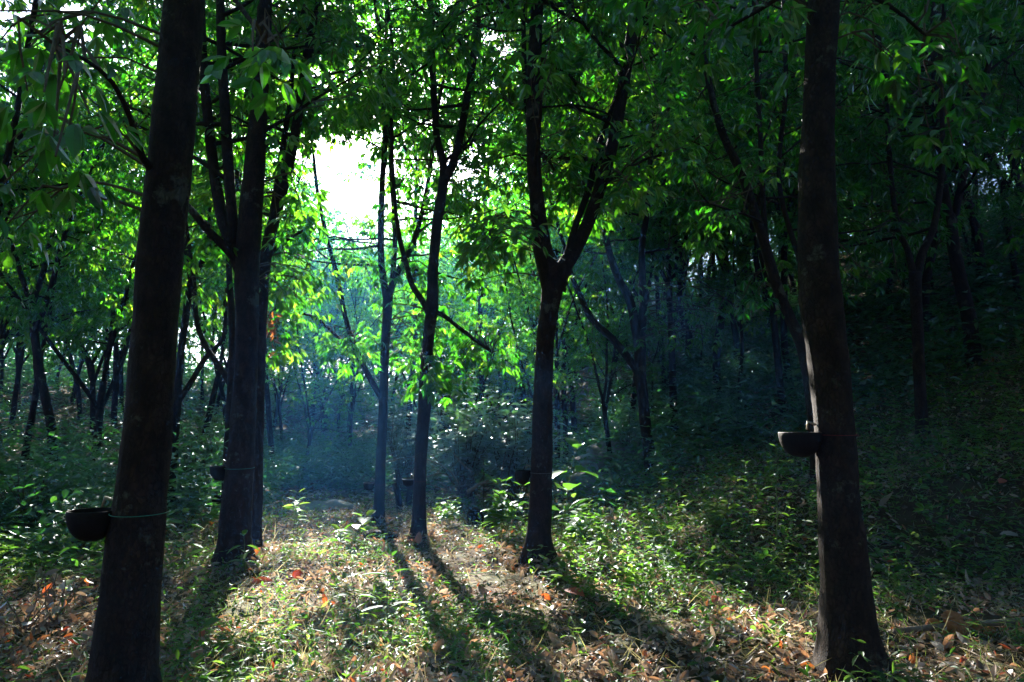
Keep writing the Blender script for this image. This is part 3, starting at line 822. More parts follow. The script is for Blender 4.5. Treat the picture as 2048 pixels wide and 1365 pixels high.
def cover_dens(x, y):
    return wob(x, y, 1.1, 24)

# fallen leaves
reseed('litter')
lv = Leaves()
x, y, z = scatter(95000, 2.6, 14, 1.5)
k = rng.random(len(x)) < .60 + .55 * wob(x, y, 1.9, 30); x, y, z = x[k], y[k], z[k]
n = len(x)
phi = rng.uniform(0, 6.28, n); tilt = rng.normal(0.15, 0.42, n)
D = np.stack([np.cos(phi), np.sin(phi), np.sin(tilt)], axis=1)
N = np.array([0, 0, 1.0]) + rng.normal(0, .6, (n, 3))
L = rng.uniform(.022, .075, n) * np.where(rng.random(n) < .08, 1.6, 1.0)
T = np.where(rng.random(n) < .05 + .16 * smooth01((-x / y - .36) / .1) * smooth01((7 - y) / 1.5) + .10 * smooth01((x / y - .4) / .1) * smooth01((6.2 - y) / 1), rng.uniform(.86, 1.0, n), np.clip(rng.normal(.54, .27, n), 0, .8))
lv.blades(np.stack([x, y, z + rng.uniform(0.004, .045, n)], axis=1), D, N, L, L * rng.uniform(.3, .6, n), detail=2, curl=rng.normal(0.15, .5, n), fold=.28, tint=T)
for (hx, hy), hr in zip(HERO_POS, HERO_R):                      # leaves banked against the trunk feet
    m = 150
    a_ = rng.uniform(0, 6.28, m); d_ = hr * rng.uniform(1.0, 2.6, m)
    bx, by = hx + d_ * np.cos(a_), hy + d_ * np.sin(a_)
    bz = H(bx, by) + rng.uniform(0, .09, m) * np.clip(2.4 - d_ / hr, 0, 1)
    D = np.stack([np.cos(a_ + rng.normal(0, 1.2, m)), np.sin(a_ + rng.normal(0, 1.2, m)), rng.normal(.1, .5, m)], axis=1)
    L = rng.uniform(.05, .12, m)
    lv.blades(np.stack([bx, by, bz], axis=1), D, np.array([0, 0, 1.0]) + rng.normal(0, .7, (m, 3)), L, L * .5, detail=2, curl=rng.normal(.15, .4, m), fold=.28, tint=np.clip(rng.normal(.45, .25, m), 0, .9))
x, y, z = scatter(16000, 14, 42, 1.3)
n = len(x); phi = rng.uniform(0, 6.28, n)
D = np.stack([np.cos(phi), np.sin(phi), rng.normal(.1, .25, n)], axis=1)
L = rng.uniform(.1, .2, n)
lv.blades(np.stack([x, y, z + .03], axis=1), D, np.array([0, 0, 1.0]) + rng.normal(0, .4, (n, 3)), L, L * .5, detail=1, tint=np.clip(rng.normal(.45, .2, n), 0, 1))
tag(lv.build('leaf_litter', M['dry']), 'dry tan and rust coloured fallen leaves covering the forest floor', 'leaf litter', None, 'stuff')

# grass blades
reseed('grass')
def grass(n, ymin, ymax, h, power, keepf):
    x, y, z = scatter(n, ymin, ymax, power)
    k = keepf(x, y); x, y, z = x[k], y[k], z[k]
    n = len(x)
    phi = rng.uniform(0, 6.28, n); ln = rng.uniform(.15, .9, n)
    D = np.stack([np.cos(phi) * ln, np.sin(phi) * ln, np.ones(n)], axis=1)
    Nn = np.stack([-np.cos(phi), -np.sin(phi), ln], axis=1) + rng.normal(0, .3, (n, 3))
    L = rng.uniform(h[0], h[1], n)
    return np.stack([x, y, z - .005], axis=1), D, Nn, L
lv = Leaves()
B, D, N, L = grass(60000, 2.6, 15, (.03, .15), 1.4, lambda x, y: rng.random(len(x)) < 0.35 + 0.8 * cover_dens(x, y))
lv.blades(B, D, N, L, L * .03 + .0018, detail=1, curl=rng.uniform(-.1, .5, len(L)), fold=.1, tint=np.clip(rng.normal(.64, .28, len(L)), 0, 1))
B, D, N, L = grass(20000, 2.6, 12, (.07, .26), 1.4, lambda x, y: rng.random(len(x)) < .6)
D = D + np.c_[rng.normal(0, 1.2, (len(D), 2)), np.zeros(len(D))]
lv.blades(B, D, N, L, L * .012 + .0018, detail=2, curl=rng.uniform(.1, .9, len(L)), fold=.1, tint=np.clip(rng.normal(.9, .12, len(L)), 0, 1))
tag(lv.build('grass', M['grass']), 'thin short grass and straw growing through the litter', 'grass', None, 'stuff')

# fallen twigs
reseed('twiglets')
tw = Tubes()
x, y, z = scatter(700, 2.8, 13, 1.3)
for a, b, c in zip(x, y, z):
    ph = rng.uniform(0, 6.28); Lt = rng.uniform(.12, .6)
    q, rq = branch_line((a, b, c + .01), (math.cos(ph), math.sin(ph), rng.uniform(0, .35)), Lt, rng.uniform(.002, .006), .0015, up=-.6, wig=.16, step=Lt / 7)
    q[:, 2] = np.maximum(q[:, 2], H(q[:, 0], q[:, 1]) + .005)
    tw.add(q, rq, sides=4)
tag(tw.build('fallen_twigs', M['dead'], None), 'thin dry twigs scattered over the litter', 'twigs', None, 'stuff')
# low weeds
reseed('weeds')
def weeds(x, y, z, h, leaf, npair, lv, tint=.5, detail=1, wide=(.4, .62)):
    n = len(x)
    hh = rng.uniform(h[0], h[1], n)
    lean = rng.normal(0, .18, (n, 2))
    ph0 = rng.uniform(0, 6.28, n)
    tt = np.clip(rng.normal(tint, .22, n), 0, 1)
    for k in range(npair):
        f = (k + 1.0) / npair
        bx = np.stack([x + lean[:, 0] * hh * f, y + lean[:, 1] * hh * f, z + hh * f], axis=1)
        for s in (0, math.pi):
            ph = ph0 + k * 1.57 + s + rng.normal(0, .3, n)
            D = np.stack([np.cos(ph), np.sin(ph), rng.normal(.15, .35, n)], axis=1)
            N = np.array([0, 0, 1.0]) + rng.normal(0, .3, (n, 3))
            L = rng.uniform(leaf[0], leaf[1], n) * (1.1 - .35 * f)
            lv.blades(bx, D, N, L, L * rng.uniform(wide[0], wide[1], n), detail=detail, tint=tt, curl=rng.uniform(0, .3, n))
lv = Leaves()
x, y, z = scatter(17000, 2.8, 15, 1.3)
t = x / y
k = rng.random(len(x)) < np.clip(0.16 + .75 * np.maximum(cover_dens(x, y), -.1) + .25 * wob(x, y, 2.6, 33) + 0 * cover_dens(x, y) + 0.5 * smooth01((t - .02) / .1) * smooth01((y - 5) / 2) + .35 * smooth01((-t - .52) / .05) * smooth01((y - 6) / 2), 0, 1)
xs, ys, zs = x[k], y[k], z[k]
h_ = len(xs) // 2
weeds(xs[:h_], ys[:h_], zs[:h_], (.03, .2), (.025, .08), 3, lv, .5, 2)
weeds(xs[h_:], ys[h_:], zs[h_:], (.05, .34), (.03, .11), 4, lv, .65, 2, wide=(.22, .34))
x, y, z = scatter(2600, 6.5, 13, 1.1)
t = x / y
k = rng.random(len(x)) < np.clip(smooth01((t - .03) / .08) + smooth01((-t - .5) / .06), 0, .8)
weeds(x[k], y[k], z[k], (.15, .48), (.06, .13), 4, lv, .6, 2)
tag(lv.build('low_weeds', M['weed']), 'small leafy green weeds growing thickly through the litter', 'weeds', None, 'stuff')

# dark undergrowth on the slopes
reseed('under')
lv = Leaves()
x, y, z = scatter(9000, 11.5, 45, 1.2)
t = x / y
k = ((t > 0.0) | (t < -.34) | (y > 15.0)) & (rng.random(len(x)) < .55 + .45 * wob(x, y, .5, 28))
weeds(x[k], y[k], z[k], (.25, .95), (.12, .24), 5, lv, .35, 1)
x, y, z = scatter(5200, 10, 40, 1.0)
t = x / y
k = (t > .12) & (rng.random(len(x)) < .7 + .5 * wob(x, y, .45, 12))
weeds(x[k], y[k], z[k], (.4, 1.7), (.13, .24), 6, lv, .35, 1)
x, y, z = scatter(3200, 15.5, 24, 1.0, .42)
weeds(x, y, z, (.25, 1.0), (.12, .22), 5, lv, .4, 1)
x, y, z = scatter(5200, 30, 66, .8)
weeds(x, y, z, (.8, 3.8), (.22, .42), 9, lv, .35, 1)
x, y, z = scatter(1500, 9.5, 14.5, 1.0)
t = x / y
k = t < -.42
weeds(x[k], y[k], z[k], (.5, 1.5), (.12, .22), 7, lv, .4, 1)
x, y, z = scatter(1600, 7.5, 13, 1.0)
t = x / y
k = (t < -.5)
weeds(x[k], y[k], z[k], (.2, .8), (.08, .18), 5, lv, .4, 2)
tag(lv.build('slope_undergrowth', M['shrub']), 'dark leafy undergrowth covering the shaded slopes', 'undergrowth', None, 'stuff')

# ------------------------------------------------------------------ single plants
def plant(name, label, cat, px, py, h, leafL, npair, Y=None, mat='weed', stems=1, group=None, lean=.06, wide=.55, tint=.6):
    b = ground_at(px, py) if Y is None else on_ground(px, Y)
    b[2] = float(H(b[0], b[1]))
    h *= 1.3; leafL *= 1.6 if stems < 5 else 1.25
    reseed(label)
    root = empty(name, tuple(b), label, cat, group)
    st = Tubes(); lv = Leaves()
    for s in range(stems):
        p0 = b + np.array([rng.normal(0, .03), rng.normal(0, .03), -.02]) * (1 if stems > 1 else .3)
        d = np.array([rng.normal(0, lean + (.22 if stems > 1 else 0)), rng.normal(0, lean + (.22 if stems > 1 else 0)), 1])
        hh = h * (1 if s == 0 else rng.uniform(.5, .95))
        pts, rad = branch_line(p0, d, hh, .004 + h * .004, .0022, up=.1, wig=.05, step=hh / 10)
        st.add(pts, rad, sides=5)
        for k in range(npair):
            f = .25 + .75 * (k + 1) / npair
            q = pts[min(len(pts) - 1, int(round(f * (len(pts) - 1))))]
            ph = rng.uniform(0, .6) + k * 1.57
            for e in (0, math.pi):
                D = np.array([[math.cos(ph + e), math.sin(ph + e), rng.normal(.12 + .5 * (k == npair - 1), .2)]])
                L = np.array([rng.uniform(.8, 1.1) * leafL * (1 if k < npair - 1 else .7)])
                B = q[None] + unit(D) * leafL * .15
                st.add(np.vstack([q, B[0]]), [.002, .0015], sides=3)
                lv.blades(B, D, np.array([[0, 0, 1.0]]) + rng.normal(0, .2, (1, 3)), L, L * wide, detail=2, curl=rng.uniform(.05, .35), tint=np.clip(np.array([rng.normal(tint, .15)]), 0, 1))
    st.build('stem', M['stem'], root)
    lv.build('leaves', M[mat], root, smooth=True)
    return root

G_S = 'sunlit seedlings on the forest floor'
plant('seedling', 'pale lit seedling with five leaves at the foot of the second trunk', 'seedling', 490, 1155, .30, .10, 4, group=G_S)
plant('seedling', 'white-lit seedling with a round drooping top leaf in the sunny foreground', 'seedling', 718, 1255, .36, .10, 3, group=G_S, wide=.5)
plant('seedling', 'pale two-tiered seedling right of the thick left trunk', 'seedling', 372, 1130, .42, .11, 4, group=G_S)
plant('seedling', 'shorter pale seedling in front of the two-tiered one by the left trunk', 'seedling', 368, 1160, .30, .11, 3, group=G_S)
plant('seedling', 'yellow-green twin-stemmed seedling in the middle of the sunny clearing edge', 'seedling', 590, 1065, .42, .10, 5, stems=2, group=G_S, tint=.8)
plant('seedling', 'bushy broad-leaved seedling left of the slim twice-forked trunk', 'seedling', 690, 1095, .32, .15, 3, stems=2, group=G_S, tint=.7, wide=.7)
plant('seedling', 'dark narrow seedling beside the white-lit one in tree shade', 'seedling', 775, 1275, .42, .12, 4, group=G_S, wide=.3, tint=.3)
plant('seedling', 'bright green seedling close to the camera before the thick left trunk', 'seedling', 240, 1400, .22, .13, 2, Y=3.15, group=G_S, wide=.75, tint=.55)
plant('seedling', 'small seedling in front of the shadow below the V-forked trunk', 'seedling', 1135, 1190, .22, .09, 3, group=G_S, wide=.5)
plant('seedling', 'tiny pale seedling at the bottom edge between the right trunk and centre', 'seedling', 1410, 1355, .14, .07, 3, group=G_S)
plant('seedling', 'thin pale seedling in the dark leaves left of the thick left trunk', 'seedling', 150, 1215, .22, .09, 3, group=G_S)
plant('seedling', 'round-leaved little seedling in the shadow of the second trunk', 'seedling', 400, 1310, .14, .09, 1, group=G_S, wide=.8)
G_W = 'tall thin weeds on the right bank'
plant('tall_weed', 'tallest thin weed, standing against the dark left of the right trunk', 'weed', 1560, 1010, 1.0, .09, 6, Y=6.9, group=G_W, wide=.4)
plant('tall_weed', 'thin upright weed left of the tallest one', 'weed', 1510, 1010, .55, .09, 4, Y=7.6, group=G_W, wide=.45)
plant('tall_weed', 'lit two-tiered weed on the terrace right of the thick right trunk', 'weed', 1748, 1000, .32, .09, 3, Y=8.2, group=G_W)
plant('tall_weed', 'pale lit weed at the right edge of the terrace', 'weed', 2025, 990, .48, .10, 4, Y=8.2, group=G_W)
plant('tall_weed', 'lit weed in the leafy patch with a long bare stalk', 'weed', 1290, 1180, .42, .08, 4, group=G_W, wide=.4)
plant('tall_weed', 'bright weed at the left end of the bank before the leaning trunk', 'weed', 1355, 1010, .45, .11, 4, Y=9.4, group=G_W, wide=.6)
plant('tall_weed', 'yellow-green bushy weed in the middle of the leafy patch', 'weed', 1440, 1090, .50, .09, 6, Y=7.8, stems=4, group=G_W, tint=.85)
plant('broadleaf_plant', 'big round-leaved plant peeping out right of the V-forked trunk', 'plant', 1118, 1060, .95, .22, 4, Y=8.4, wide=.7, mat='weed', tint=.35)
plant('broadleaf_shrub', 'bright broad-leaved shrub left of the V-forked trunk', 'shrub', 1000, 1050, .60, .15, 5, Y=9.4, stems=8, wide=.6, tint=.5)
plant('broadleaf_shrub', 'smaller lit shrub right of the V-forked trunk near the rusty leaves', 'shrub', 1165, 1075, .45, .15, 4, Y=8.9, stems=5, wide=.6, tint=.5)
plant('broadleaf_shrub', 'low green shrub at the foot of the swollen slim trunk', 'shrub', 900, 1050, .32, .11, 3, Y=10.6, stems=9, wide=.6, tint=.4)

def bush(label, px, Y, rx, h, n, leafL, tint=.5, name='shrub', mat='shrub'):
    b = on_ground(px, Y)
    reseed(label)
    root = empty(name, tuple(b), label, 'shrub', 'shrubs in the misty hollow')
    st = Tubes(); lv = Leaves(); rp = []; ra = []
    for s in range(n):
        a = rng.uniform(0, 6.28); rr = rng.uniform(0, 1) ** .6
        d = np.array([math.cos(a) * rx * rr / h, math.sin(a) * rx * rr / h, 1])
        pts, rad = branch_line(b + rng.normal(0, .1, 3) * [1, 1, 0], d, h * rng.uniform(.6, 1.05) * (1.1 - .3 * rr), .012, .004, up=.05, wig=.1, step=.2)
        st.add(pts, rad, sides=4)
        for q in range(len(pts)):
            if q < len(pts) * .3: continue
            for e in range(4):
                rp.append(pts[q] + rng.normal(0, .08, 3)); ra.append(unit(d + rng.normal(0, .8, 3)))
    rp = np.array(rp); ra = np.array(ra)
    m = len(rp)
    D = unit(ra * [1, 1, .35] + np.array([0, 0, -.12])); N = np.array([0, 0, 1.0]) + rng.normal(0, .3, (m, 3))
    L = rng.uniform(.75, 1.2, m) * leafL
    lv.blades(rp, D, N, L, L * .55, detail=2, curl=.2, tint=np.clip(rng.normal(tint, .2, m), 0, 1))
    st.build('stems', M['twig'], root); lv.build('leaves', M[mat], root)
    return root
bush('tall grey-green shrub in the mist right of the swollen slim trunk', 935, 13.6, 1.5, 2.2, 46, .17, .6, mat='sky_glint_shrub')
bush('rounder shrub with larger leaves behind the V-forked trunk', 1030, 13.2, 1.0, 1.9, 32, .20, .5, mat='sky_glint_shrub')
bush('leafy shrub between the two slim centre trunks', 805, 15.5, .8, 2.2, 30, .14, .4, mat='sky_glint_shrub')
bush('green shrub between the thick left trunk and the second trunk', 405, 13.5, .9, 1.7, 44, .14, .5)
bush('leafy bush at the left edge in the dark undergrowth', 60, 9.5, .9, .9, 40, .12, .4)
bush('low bush left of the thick left trunk behind the black cup', 165, 8.5, .7, .75, 34, .11, .5)
bush('dark bush on the right slope under the leaning trunk', 1260, 14.8, .9, 1.0, 36, .13, .4)
bush('low bush on the right slope before the boulder', 1400, 14.0, .9, .9, 36, .12, .4)

# ------------------------------------------------------------------ latex cups
def ring_line(c, r, n=24, tilt=0.0):
    a = np.linspace(0, 2 * math.pi, n + 1)
    return np.stack([c[0] + r * np.cos(a), c[1] + r * np.sin(a), c[2] + tilt * np.sin(a)], axis=1)

def cup(label, px, py, Y, wpx, dpx, tc_px, trad, wire='wire_green', latex=False):
    """a bowl tied to a trunk: px, py = rim centre, wpx = rim width, dpx = depth; tc_px = trunk centre there, trad its half width"""
    c = P(px, py, Y); r = PX(wpx, Y) / 2; dp = PX(dpx, Y)
    root = empty('latex_cup', tuple(c - [0, 0, dp]), label, 'latex cup', 'latex cups tied to the rubber trunks')
    prof = []
    for t in np.linspace(0, 1, 12):
        prof.append((r * math.sin(t * math.pi / 2) ** .8 + .0, -dp * (1 - t) ** 0.9 if t > 0 else -dp))
    outer = [(r * math.sin(t * math.pi / 2) ** .85, -dp * math.cos(t * math.pi / 2)) for t in np.linspace(.02, 1, 12)]
    inner = [(max(.001, rr - .007), zz + .004) for rr, zz in outer[::-1]]
    prof = [(0.0005, -dp)] + outer + [(r - .003, .004)] + inner + [(.0005, -dp + .010)]
    a = np.linspace(0, 2 * math.pi, 28, endpoint=False)
    prof = np.array(prof)
    V = np.stack([c[0] + prof[:, 0:1] * np.cos(a), c[1] + prof[:, 0:1] * np.sin(a), c[2] + prof[:, 1:2] + 0 * a], axis=-1)
    m = len(prof); i = np.arange(m - 1)[:, None] * 28; j = np.arange(28)[None]; j2 = (j + 1) % 28
    Q = np.stack([i + j, i + j2, i + 28 + j2, i + 28 + j], axis=-1).reshape(-1, 4)
    mk('bowl', V.reshape(-1, 3), Q, M['cup'], root)
    tcen = P(tc_px, py + 3, Y); tr = PX(trad, Y)
    w = Tubes()
    rl = ring_line(tcen, tr * 1.06 + .002, 28, .006)
    w.add(rl, np.full(len(rl), .0022), sides=5)
    rr = ring_line(c + [0, 0, -.006], r + .003, 28)
    
    w.add(np.array([c + [math.copysign(r, tcen[0] - c[0]), 0, -.006], tcen + [-math.copysign(tr, tcen[0] - c[0]), 0, 0]]), [.003, .003], sides=5)
    w.build('tie', M[wire], root)
    sp = Tubes()
    s0 = tcen + [-math.copysign(tr * .97, tcen[0] - c[0]), -.01, .06]
    sp.add(np.array([s0, (s0 + c) / 2 + [0, 0, .045], c + [math.copysign(r * .35, tcen[0] - c[0]), 0, .02]]), [.008, .008, .006], sides=6)
    sp.build('spout', M['spout'], root)
    return root
cup('largest black latex cup, hanging left of the thick left trunk', 187, 1022, 3.7, 92, 58, 280, 49, 'wire_green')
cup('black cup with a pale rim on the left side of the second trunk', 440, 933, 7.3, 38, 28, 479, 26, 'wire_green')
cup('tiny low cup under the pale-rimmed cup, on the half-hidden trunk', 435, 992, 10.2, 24, 16, 456, 10, 'wire')
cup('small cup on the left side of the swollen slim trunk', 817, 959, 9.25, 26, 15, 840, 12.5, 'wire_red')
cup('faint cup on the left side of the slim twice-forked trunk', 738, 966, 10.9, 22, 15, 760, 10.5, 'wire_red')
cup('black cup on the left side of the V-forked trunk', 1046, 942, 7.6, 30, 27, 1083, 21.5, 'wire')
cup('dark cup on the left side of the thick right trunk', 1600, 866, 4.4, 82, 48, 1669, 39, 'wire_red')

# curled scrap in the fork
lt = Tubes()
ln = catmull(np.array([P(1106, 516, 7.35), P(1114, 520, 7.35), P(1121, 516, 7.35), P(1130, 521, 7.35)]), .02)
lt.add(ln, np.full(len(ln), .006), sides=5)
lt.add(catmull(np.array([P(1118, 519, 7.35), P(1122, 508, 7.36), P(1125, 496, 7.4)]), .02), np.full(3, .005) if False else np.full(len(catmull(np.array([P(1118, 519, 7.35), P(1122, 508, 7.36), P(1125, 496, 7.4)]), .02)), .004), sides=5)
tag(lt.build('curled_twig', M['latex'], None), 'pale curled twig caught in the crotch of the V-forked trunk', 'twig')

# ------------------------------------------------------------------ rocks, clods, sticks, stumps
def lump(name, label, cat, c, r, mat, seed, group=None, flat=.6):
    n, m = 18, 28
    th = np.linspace(0.001, math.pi - .001, n)[:, None]; ph = np.linspace(0, 2 * math.pi, m, endpoint=False)[None]
    d = np.stack([np.sin(th) * np.cos(ph), np.sin(th) * np.sin(ph), np.cos(th) + 0 * ph], axis=-1)
    s = seed
    k = 1 + .16 * np.sin(3 * d[..., 0] + 2.1 * d[..., 1] + s) + .13 * np.sin(4.2 * d[..., 1] - 3 * d[..., 2] + 2 * s) + .08 * np.sin(8 * d[..., 0] + 7 * d[..., 2] + 3 * s) + .05 * np.sin(15 * d[..., 1] + 13 * d[..., 0] + s)
    k = np.clip(k, .66, 1.16) + .03 * np.sin(27 * d[..., 0] + 19 * d[..., 2] + s) + .025 * np.sin(31 * d[..., 1] - 23 * d[..., 2] + 2 * s)
    V = c + d * k[..., None] * np.array(r)
    i = np.arange(n - 1)[:, None] * m; j = np.arange(m)[None]; j2 = (j + 1) % m
    Q = np.stack([i + j, i + m + j, i + m + j2, i + j2], axis=-1).reshape(-1, 4)
    return tag(mk(name, V.reshape(-1, 3), Q, M[mat], None, origin=tuple(c)), label, cat, group)
c = on_ground(1250, 15.0); lump('rock', 'pale sloping rock slab on the right slope', 'rock', c + [0, 0, .12], (1.0, .7, .42), 'rock', 1.0)
c = on_ground(1190, 14.6); lump('rock', 'lower end of the pale rock, half buried left of the slab', 'rock', c + [0, 0, .02], (.7, .5, .28), 'rock', 2.3)
c = on_ground(1408, 16.8); lump('boulder', 'rounded dark grey boulder on the right slope', 'boulder', c + [0, 0, .25], (.42, .4, .28), 'rock', 4.0)
c = ground_at(650, 1020); lump('rock', 'flat mossy rock on the misty clearing floor', 'rock', c, (.5, .3, .16), 'rock', 5.5)
G_CL = 'orange earth clods by the pole'
for (px, py, w, sd_, lab) in [(1905, 1234, 17, .4, 'topmost pointed orange clod of the earth heap'), (1868, 1246, 14, 1.7, 'orange clod left of the topmost one'), (1948, 1248, 15, 2.6, 'orange clod right of the topmost one'),
           (1915, 1256, 20, 5.1, 'broadest orange clod at the front of the heap'), (1835, 1254, 9, 3.9, 'small orange clod near the left end of the heap'), (1980, 1256, 11, 6.2, 'small orange clod near the right end of the heap'),
           (1815, 1250, 7, 7.1, 'smallest orange clod at the far left of the heap'), (1890, 1262, 9, 8.3, 'little orange clod lying before the heap'), (2010, 1250, 8, 9.4, 'little orange clod at the far right of the heap')]:
    c = ground_at(px, py + 14); r = PX(w, c[1])
    lump('earth_clod', lab, 'clod', c + [0, 0, r * .5], (r * 1.05, r * .8, r * .85), 'clod', sd_, G_CL)

def stick(name, label, cat, pix, r0, r1, mat='dead', lift=.02, group=None, forks=()):
    pts = []
    for q in pix:
        if len(q) == 2:
            p = ground_at(*q); p[2] = float(H(p[0], p[1])) + lift
        else: p = P(*q)
        pts.append(p)
    ln = catmull(np.array(pts), .1)
    t = Tubes(); t.add(ln, np.linspace(r0, r1, len(ln)), sides=7, rough=.08, seed=r0 * 99)
    for (f, dx, dy, dz) in forks:
        p = ln[int(f * (len(ln) - 1))]
        q, rq = branch_line(p, (dx, dy, dz), math.sqrt(dx * dx + dy * dy + dz * dz), r0 * .5, .003, wig=.12, step=.1)
        t.add(q, rq, sides=5)
    return tag(t.build(name, M[mat], None), label, cat, group)
stick('pole', 'straight bare pole lying on the ground at the right edge', 'pole', [(1790, 1278), (1900, 1268), (2075, 1255)], .022, .026, lift=.05)
stick('fallen_branch', 'long fallen branch lying left of the second trunk', 'branch', [(330, 985), (370, 1000), (420, 1012)], .03, .02, lift=.12, forks=[(.6, .3, 0, .35)])
stick('dead_branch', 'dead branch propped up behind the tiny low cup', 'branch', [(400, 950, 11.5), (425, 975, 11.5), (446, 1005, 11.5)], .012, .018, forks=[(.3, -.05, 0, .5), (.5, .25, 0, -.1)])
G_ST = 'dead sticks of the brushwood heap'
stick('dead_branch', 'straight pale stick slanting over the brushwood heap', 'branch', [(905, 905, 12.4), (925, 928, 12.2), (944, 945, 12.0)], .010, .012, group=G_ST)
stick('dead_branch', 'long arched stick at the left of the brushwood heap', 'branch', [(770, 925, 13.2), (830, 915, 13), (890, 935, 12.6), (920, 970, 12.4)], .008, .014, group=G_ST, forks=[(.4, .5, 0, .3), (.7, -.3, .1, .3)])
stick('dead_branch', 'thicker broken branch at the right of the brushwood heap', 'branch', [(935, 985, 11.6), (960, 968, 11.6), (978, 962, 11.6)], .035, .02, group=G_ST, forks=[(.6, .3, 0, .02)])
for k, lab in enumerate(['thin forked stick low in the brushwood heap', 'bent grey stick in the middle of the brushwood heap', 'twiggy end lying nearest in the brushwood heap', 'upright stick sticking out of the brushwood heap',
                         'long twig under the thicker broken branch', 'short pale stick beside the swollen slim trunk']):
    ax, ay = [(800, 970), (850, 955), (870, 990), (1000, 975), (900, 975), (880, 1000)][k]
    bx, by = [(900, 985), (915, 960), (950, 1000), (1012, 905), (1010, 985), (915, 985)][k]
    Yk = 12.2 + .2 * k
    stick('dead_branch', lab, 'branch', [(ax, ay, Yk), ((ax + bx) / 2, (ay + by) / 2 - 10, Yk), (bx, by, Yk + .2)], .012, .007, group=G_ST, forks=[(.3, .3, .1, .3), (.6, .25, 0, .35), (.5, -.3, 0, .25), (.8, .2, 0, -.1)])
stick('fallen_log', 'thin fallen log lying across the foot of the right slope', 'log', [(1100, 1000), (1180, 985), (1290, 975)], .05, .035, lift=.1, forks=[(.4, .2, 0, .5), (.6, -.15, 0, .6)])
G_SK = 'short sawn stakes between the slim trunks'
for px, tilt, lab in ((802, -.02, 'left-leaning sawn stake between the two slim trunks'), (815, .01, 'upright sawn stake beside the swollen slim trunk')):
    b = on_ground(px, 12.6)
    t = Tubes(); t.add(np.array([b - [0, 0, .1], b + [tilt * 3, 0, .25], b + [tilt * 6, 0, .46]]), [.062, .058, .055], sides=10, rough=.05)
    tag(t.build('stake', M['bark'], None), lab, 'stake', G_SK)
b = ground_at(950, 1045); t = Tubes(); t.add(np.array([b - [0, 0, .1], b + [0, 0, .12], b + [.02, 0, .2]]), [.14, .12, .11], sides=12, rough=.1)
tag(t.build('stump', M['bark'], None), 'low cut stump in front of the bright shrub', 'stump')
b = ground_at(760, 1085); lump('log_end', 'dark rotten log end at the foot of the slim twice-forked trunk', 'log', b + [0, 0, .05], (.22, .15, .11), 'bark', 3.3)

# larger single leaves and dead sprays
def single_leaf(label, px, py, L, ang, rise, tint, wide=.5, mat='dry', lift=.06):
    b = ground_at(px, py); b[2] = float(H(b[0], b[1])) + lift
    D = np.array([[math.cos(ang), math.sin(ang), rise]])
    V, Fa, T = leaf_arrays(b[None], D, np.array([[.1, -.5, 1.0]]), np.array([L]), np.array([L * wide]), detail=2, curl=.25, fold=.2, tint=np.array([tint]))
    tag(mk('fallen_leaf', V, Fa, M[mat], None, tint=T, smooth=True, origin=tuple(b)), label, 'leaf', 'large coloured fallen leaves')
single_leaf('bright red leaf standing up in the sunny patch', 590, 1165, .13, 1.2, 1.2, 1.0, .8, lift=.02)
single_leaf('orange leaf right of the bright red one', 668, 1168, .12, 2.6, .7, .92)
single_leaf('upright orange leaf at the foot of the swollen slim trunk', 836, 1100, .17, 1.5, 3, .9)
single_leaf('long red leaf lying before the second trunk', 500, 1182, .2, .2, .25, .97)
single_leaf('dark red leaf in the shade below the V-forked trunk', 1170, 1210, .2, 2.7, .4, .99)
single_leaf('red leaf against the left side of the thick left trunk', 205, 1245, .13, .4, .5, .98, lift=.1)
single_leaf('orange leaf right of the thick left trunk at the bottom', 392, 1345, .13, 2.0, .8, .9, .6)
single_leaf('small orange leaf in the shade left of the thick right trunk', 1425, 1222, .1, .6, .6, .94, .7)
single_leaf('red leaf on the terrace at the right edge', 2000, 990, .14, .4, .5, 1.0, .6, lift=.12)
single_leaf('pale long leaf on the dark bank at the right edge', 2000, 1085, .3, .05, .05, .7, .3)
single_leaf('pale curled leaf on the bank right of the thick right trunk', 1765, 1095, .2, 2.4, .2, .7, .3)

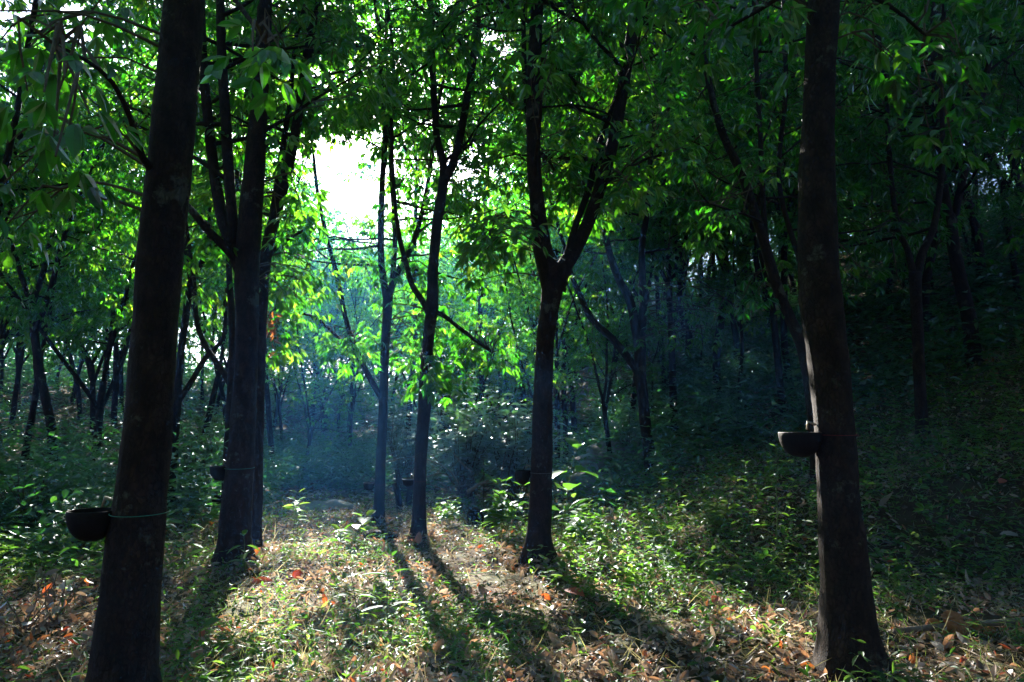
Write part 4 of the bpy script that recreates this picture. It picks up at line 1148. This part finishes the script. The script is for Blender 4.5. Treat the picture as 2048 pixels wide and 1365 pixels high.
def dead_spray(label, px, py, Y, n, size, height, leafL):
    b = on_ground(px, Y)
    root = empty('dead_leafy_branch', tuple(b), label, 'dead branch', 'dead leafy branches at the left')
    st = Tubes(); lv = Leaves()
    for k in range(n):
        d = np.array([rng.normal(.1, .7), rng.normal(0, .4), rng.uniform(.4, 1)])
        pts, rad = branch_line(b, d, rng.uniform(.6, 1.1) * height, .007, .003, up=-.3, wig=.18, step=.06)
        st.add(pts, rad, sides=5)
        for q in pts[len(pts) // 3::2]:
            D = rng.normal(0, 1, (1, 3)) + [[0, 0, -.4]]
            L = np.array([rng.uniform(.6, 1.2) * leafL])
            lv.blades(q[None], D, rng.normal(0, 1, (1, 3)), L, L * rng.uniform(.45, .7), detail=2, curl=rng.uniform(-.9, .9), fold=.5, tint=np.array([rng.choice([.72, .88, .45, .6, .35, .5])]))
    st.build('stem', M['dead'], root); lv.build('dead_leaves', M['dry'], root, smooth=True)
dead_spray('curled brown dead leaves on a raised branch at the left edge', 45, 1230, 5.2, 9, .3, .5, .095)
dead_spray('lower heap of dead twigs and leaves left of the thick left trunk', 110, 1260, 5.4, 8, .3, .4, .09)
dead_spray('rusty dead leaves heaped at the lit top of the leafy bank', 1230, 1050, 10.0, 14, .6, .4, .16)
dead_spray('brown dry flower heads on a stalk above the leafy patch', 1420, 1000, 8.4, 8, .3, .55, .05)

# ------------------------------------------------------------------ haze
hm = bpy.data.materials.new('forest_haze'); hm.use_nodes = True
n = hm.node_tree.nodes; n.clear()
out = n.new('ShaderNodeOutputMaterial'); pv = n.new('ShaderNodeVolumePrincipled')
pv.inputs['Color'].default_value = (0.08, 0.35, 1.0, 1)
pv.inputs['Density'].default_value = HAZE_DENSITY
pv.inputs['Anisotropy'].default_value = 0.45
hm.node_tree.links.new(pv.outputs[0], out.inputs['Volume'])
x0, x1, y0, y1, z0, z1 = -112, 112, -32, 127, -18, 36
V = [(x0, y0, z0), (x1, y0, z0), (x1, y1, z0), (x0, y1, z0), (x0, y0, z1), (x1, y0, z1), (x1, y1, z1), (x0, y1, z1)]
Q = [(3, 2, 1, 0), (4, 5, 6, 7), (0, 1, 5, 4), (1, 2, 6, 5), (2, 3, 7, 6), (3, 0, 4, 7)]
tag(mk('haze', V, np.array(Q), hm, None, smooth=False), 'thin blue morning mist filling the forest', None, None, 'stuff')
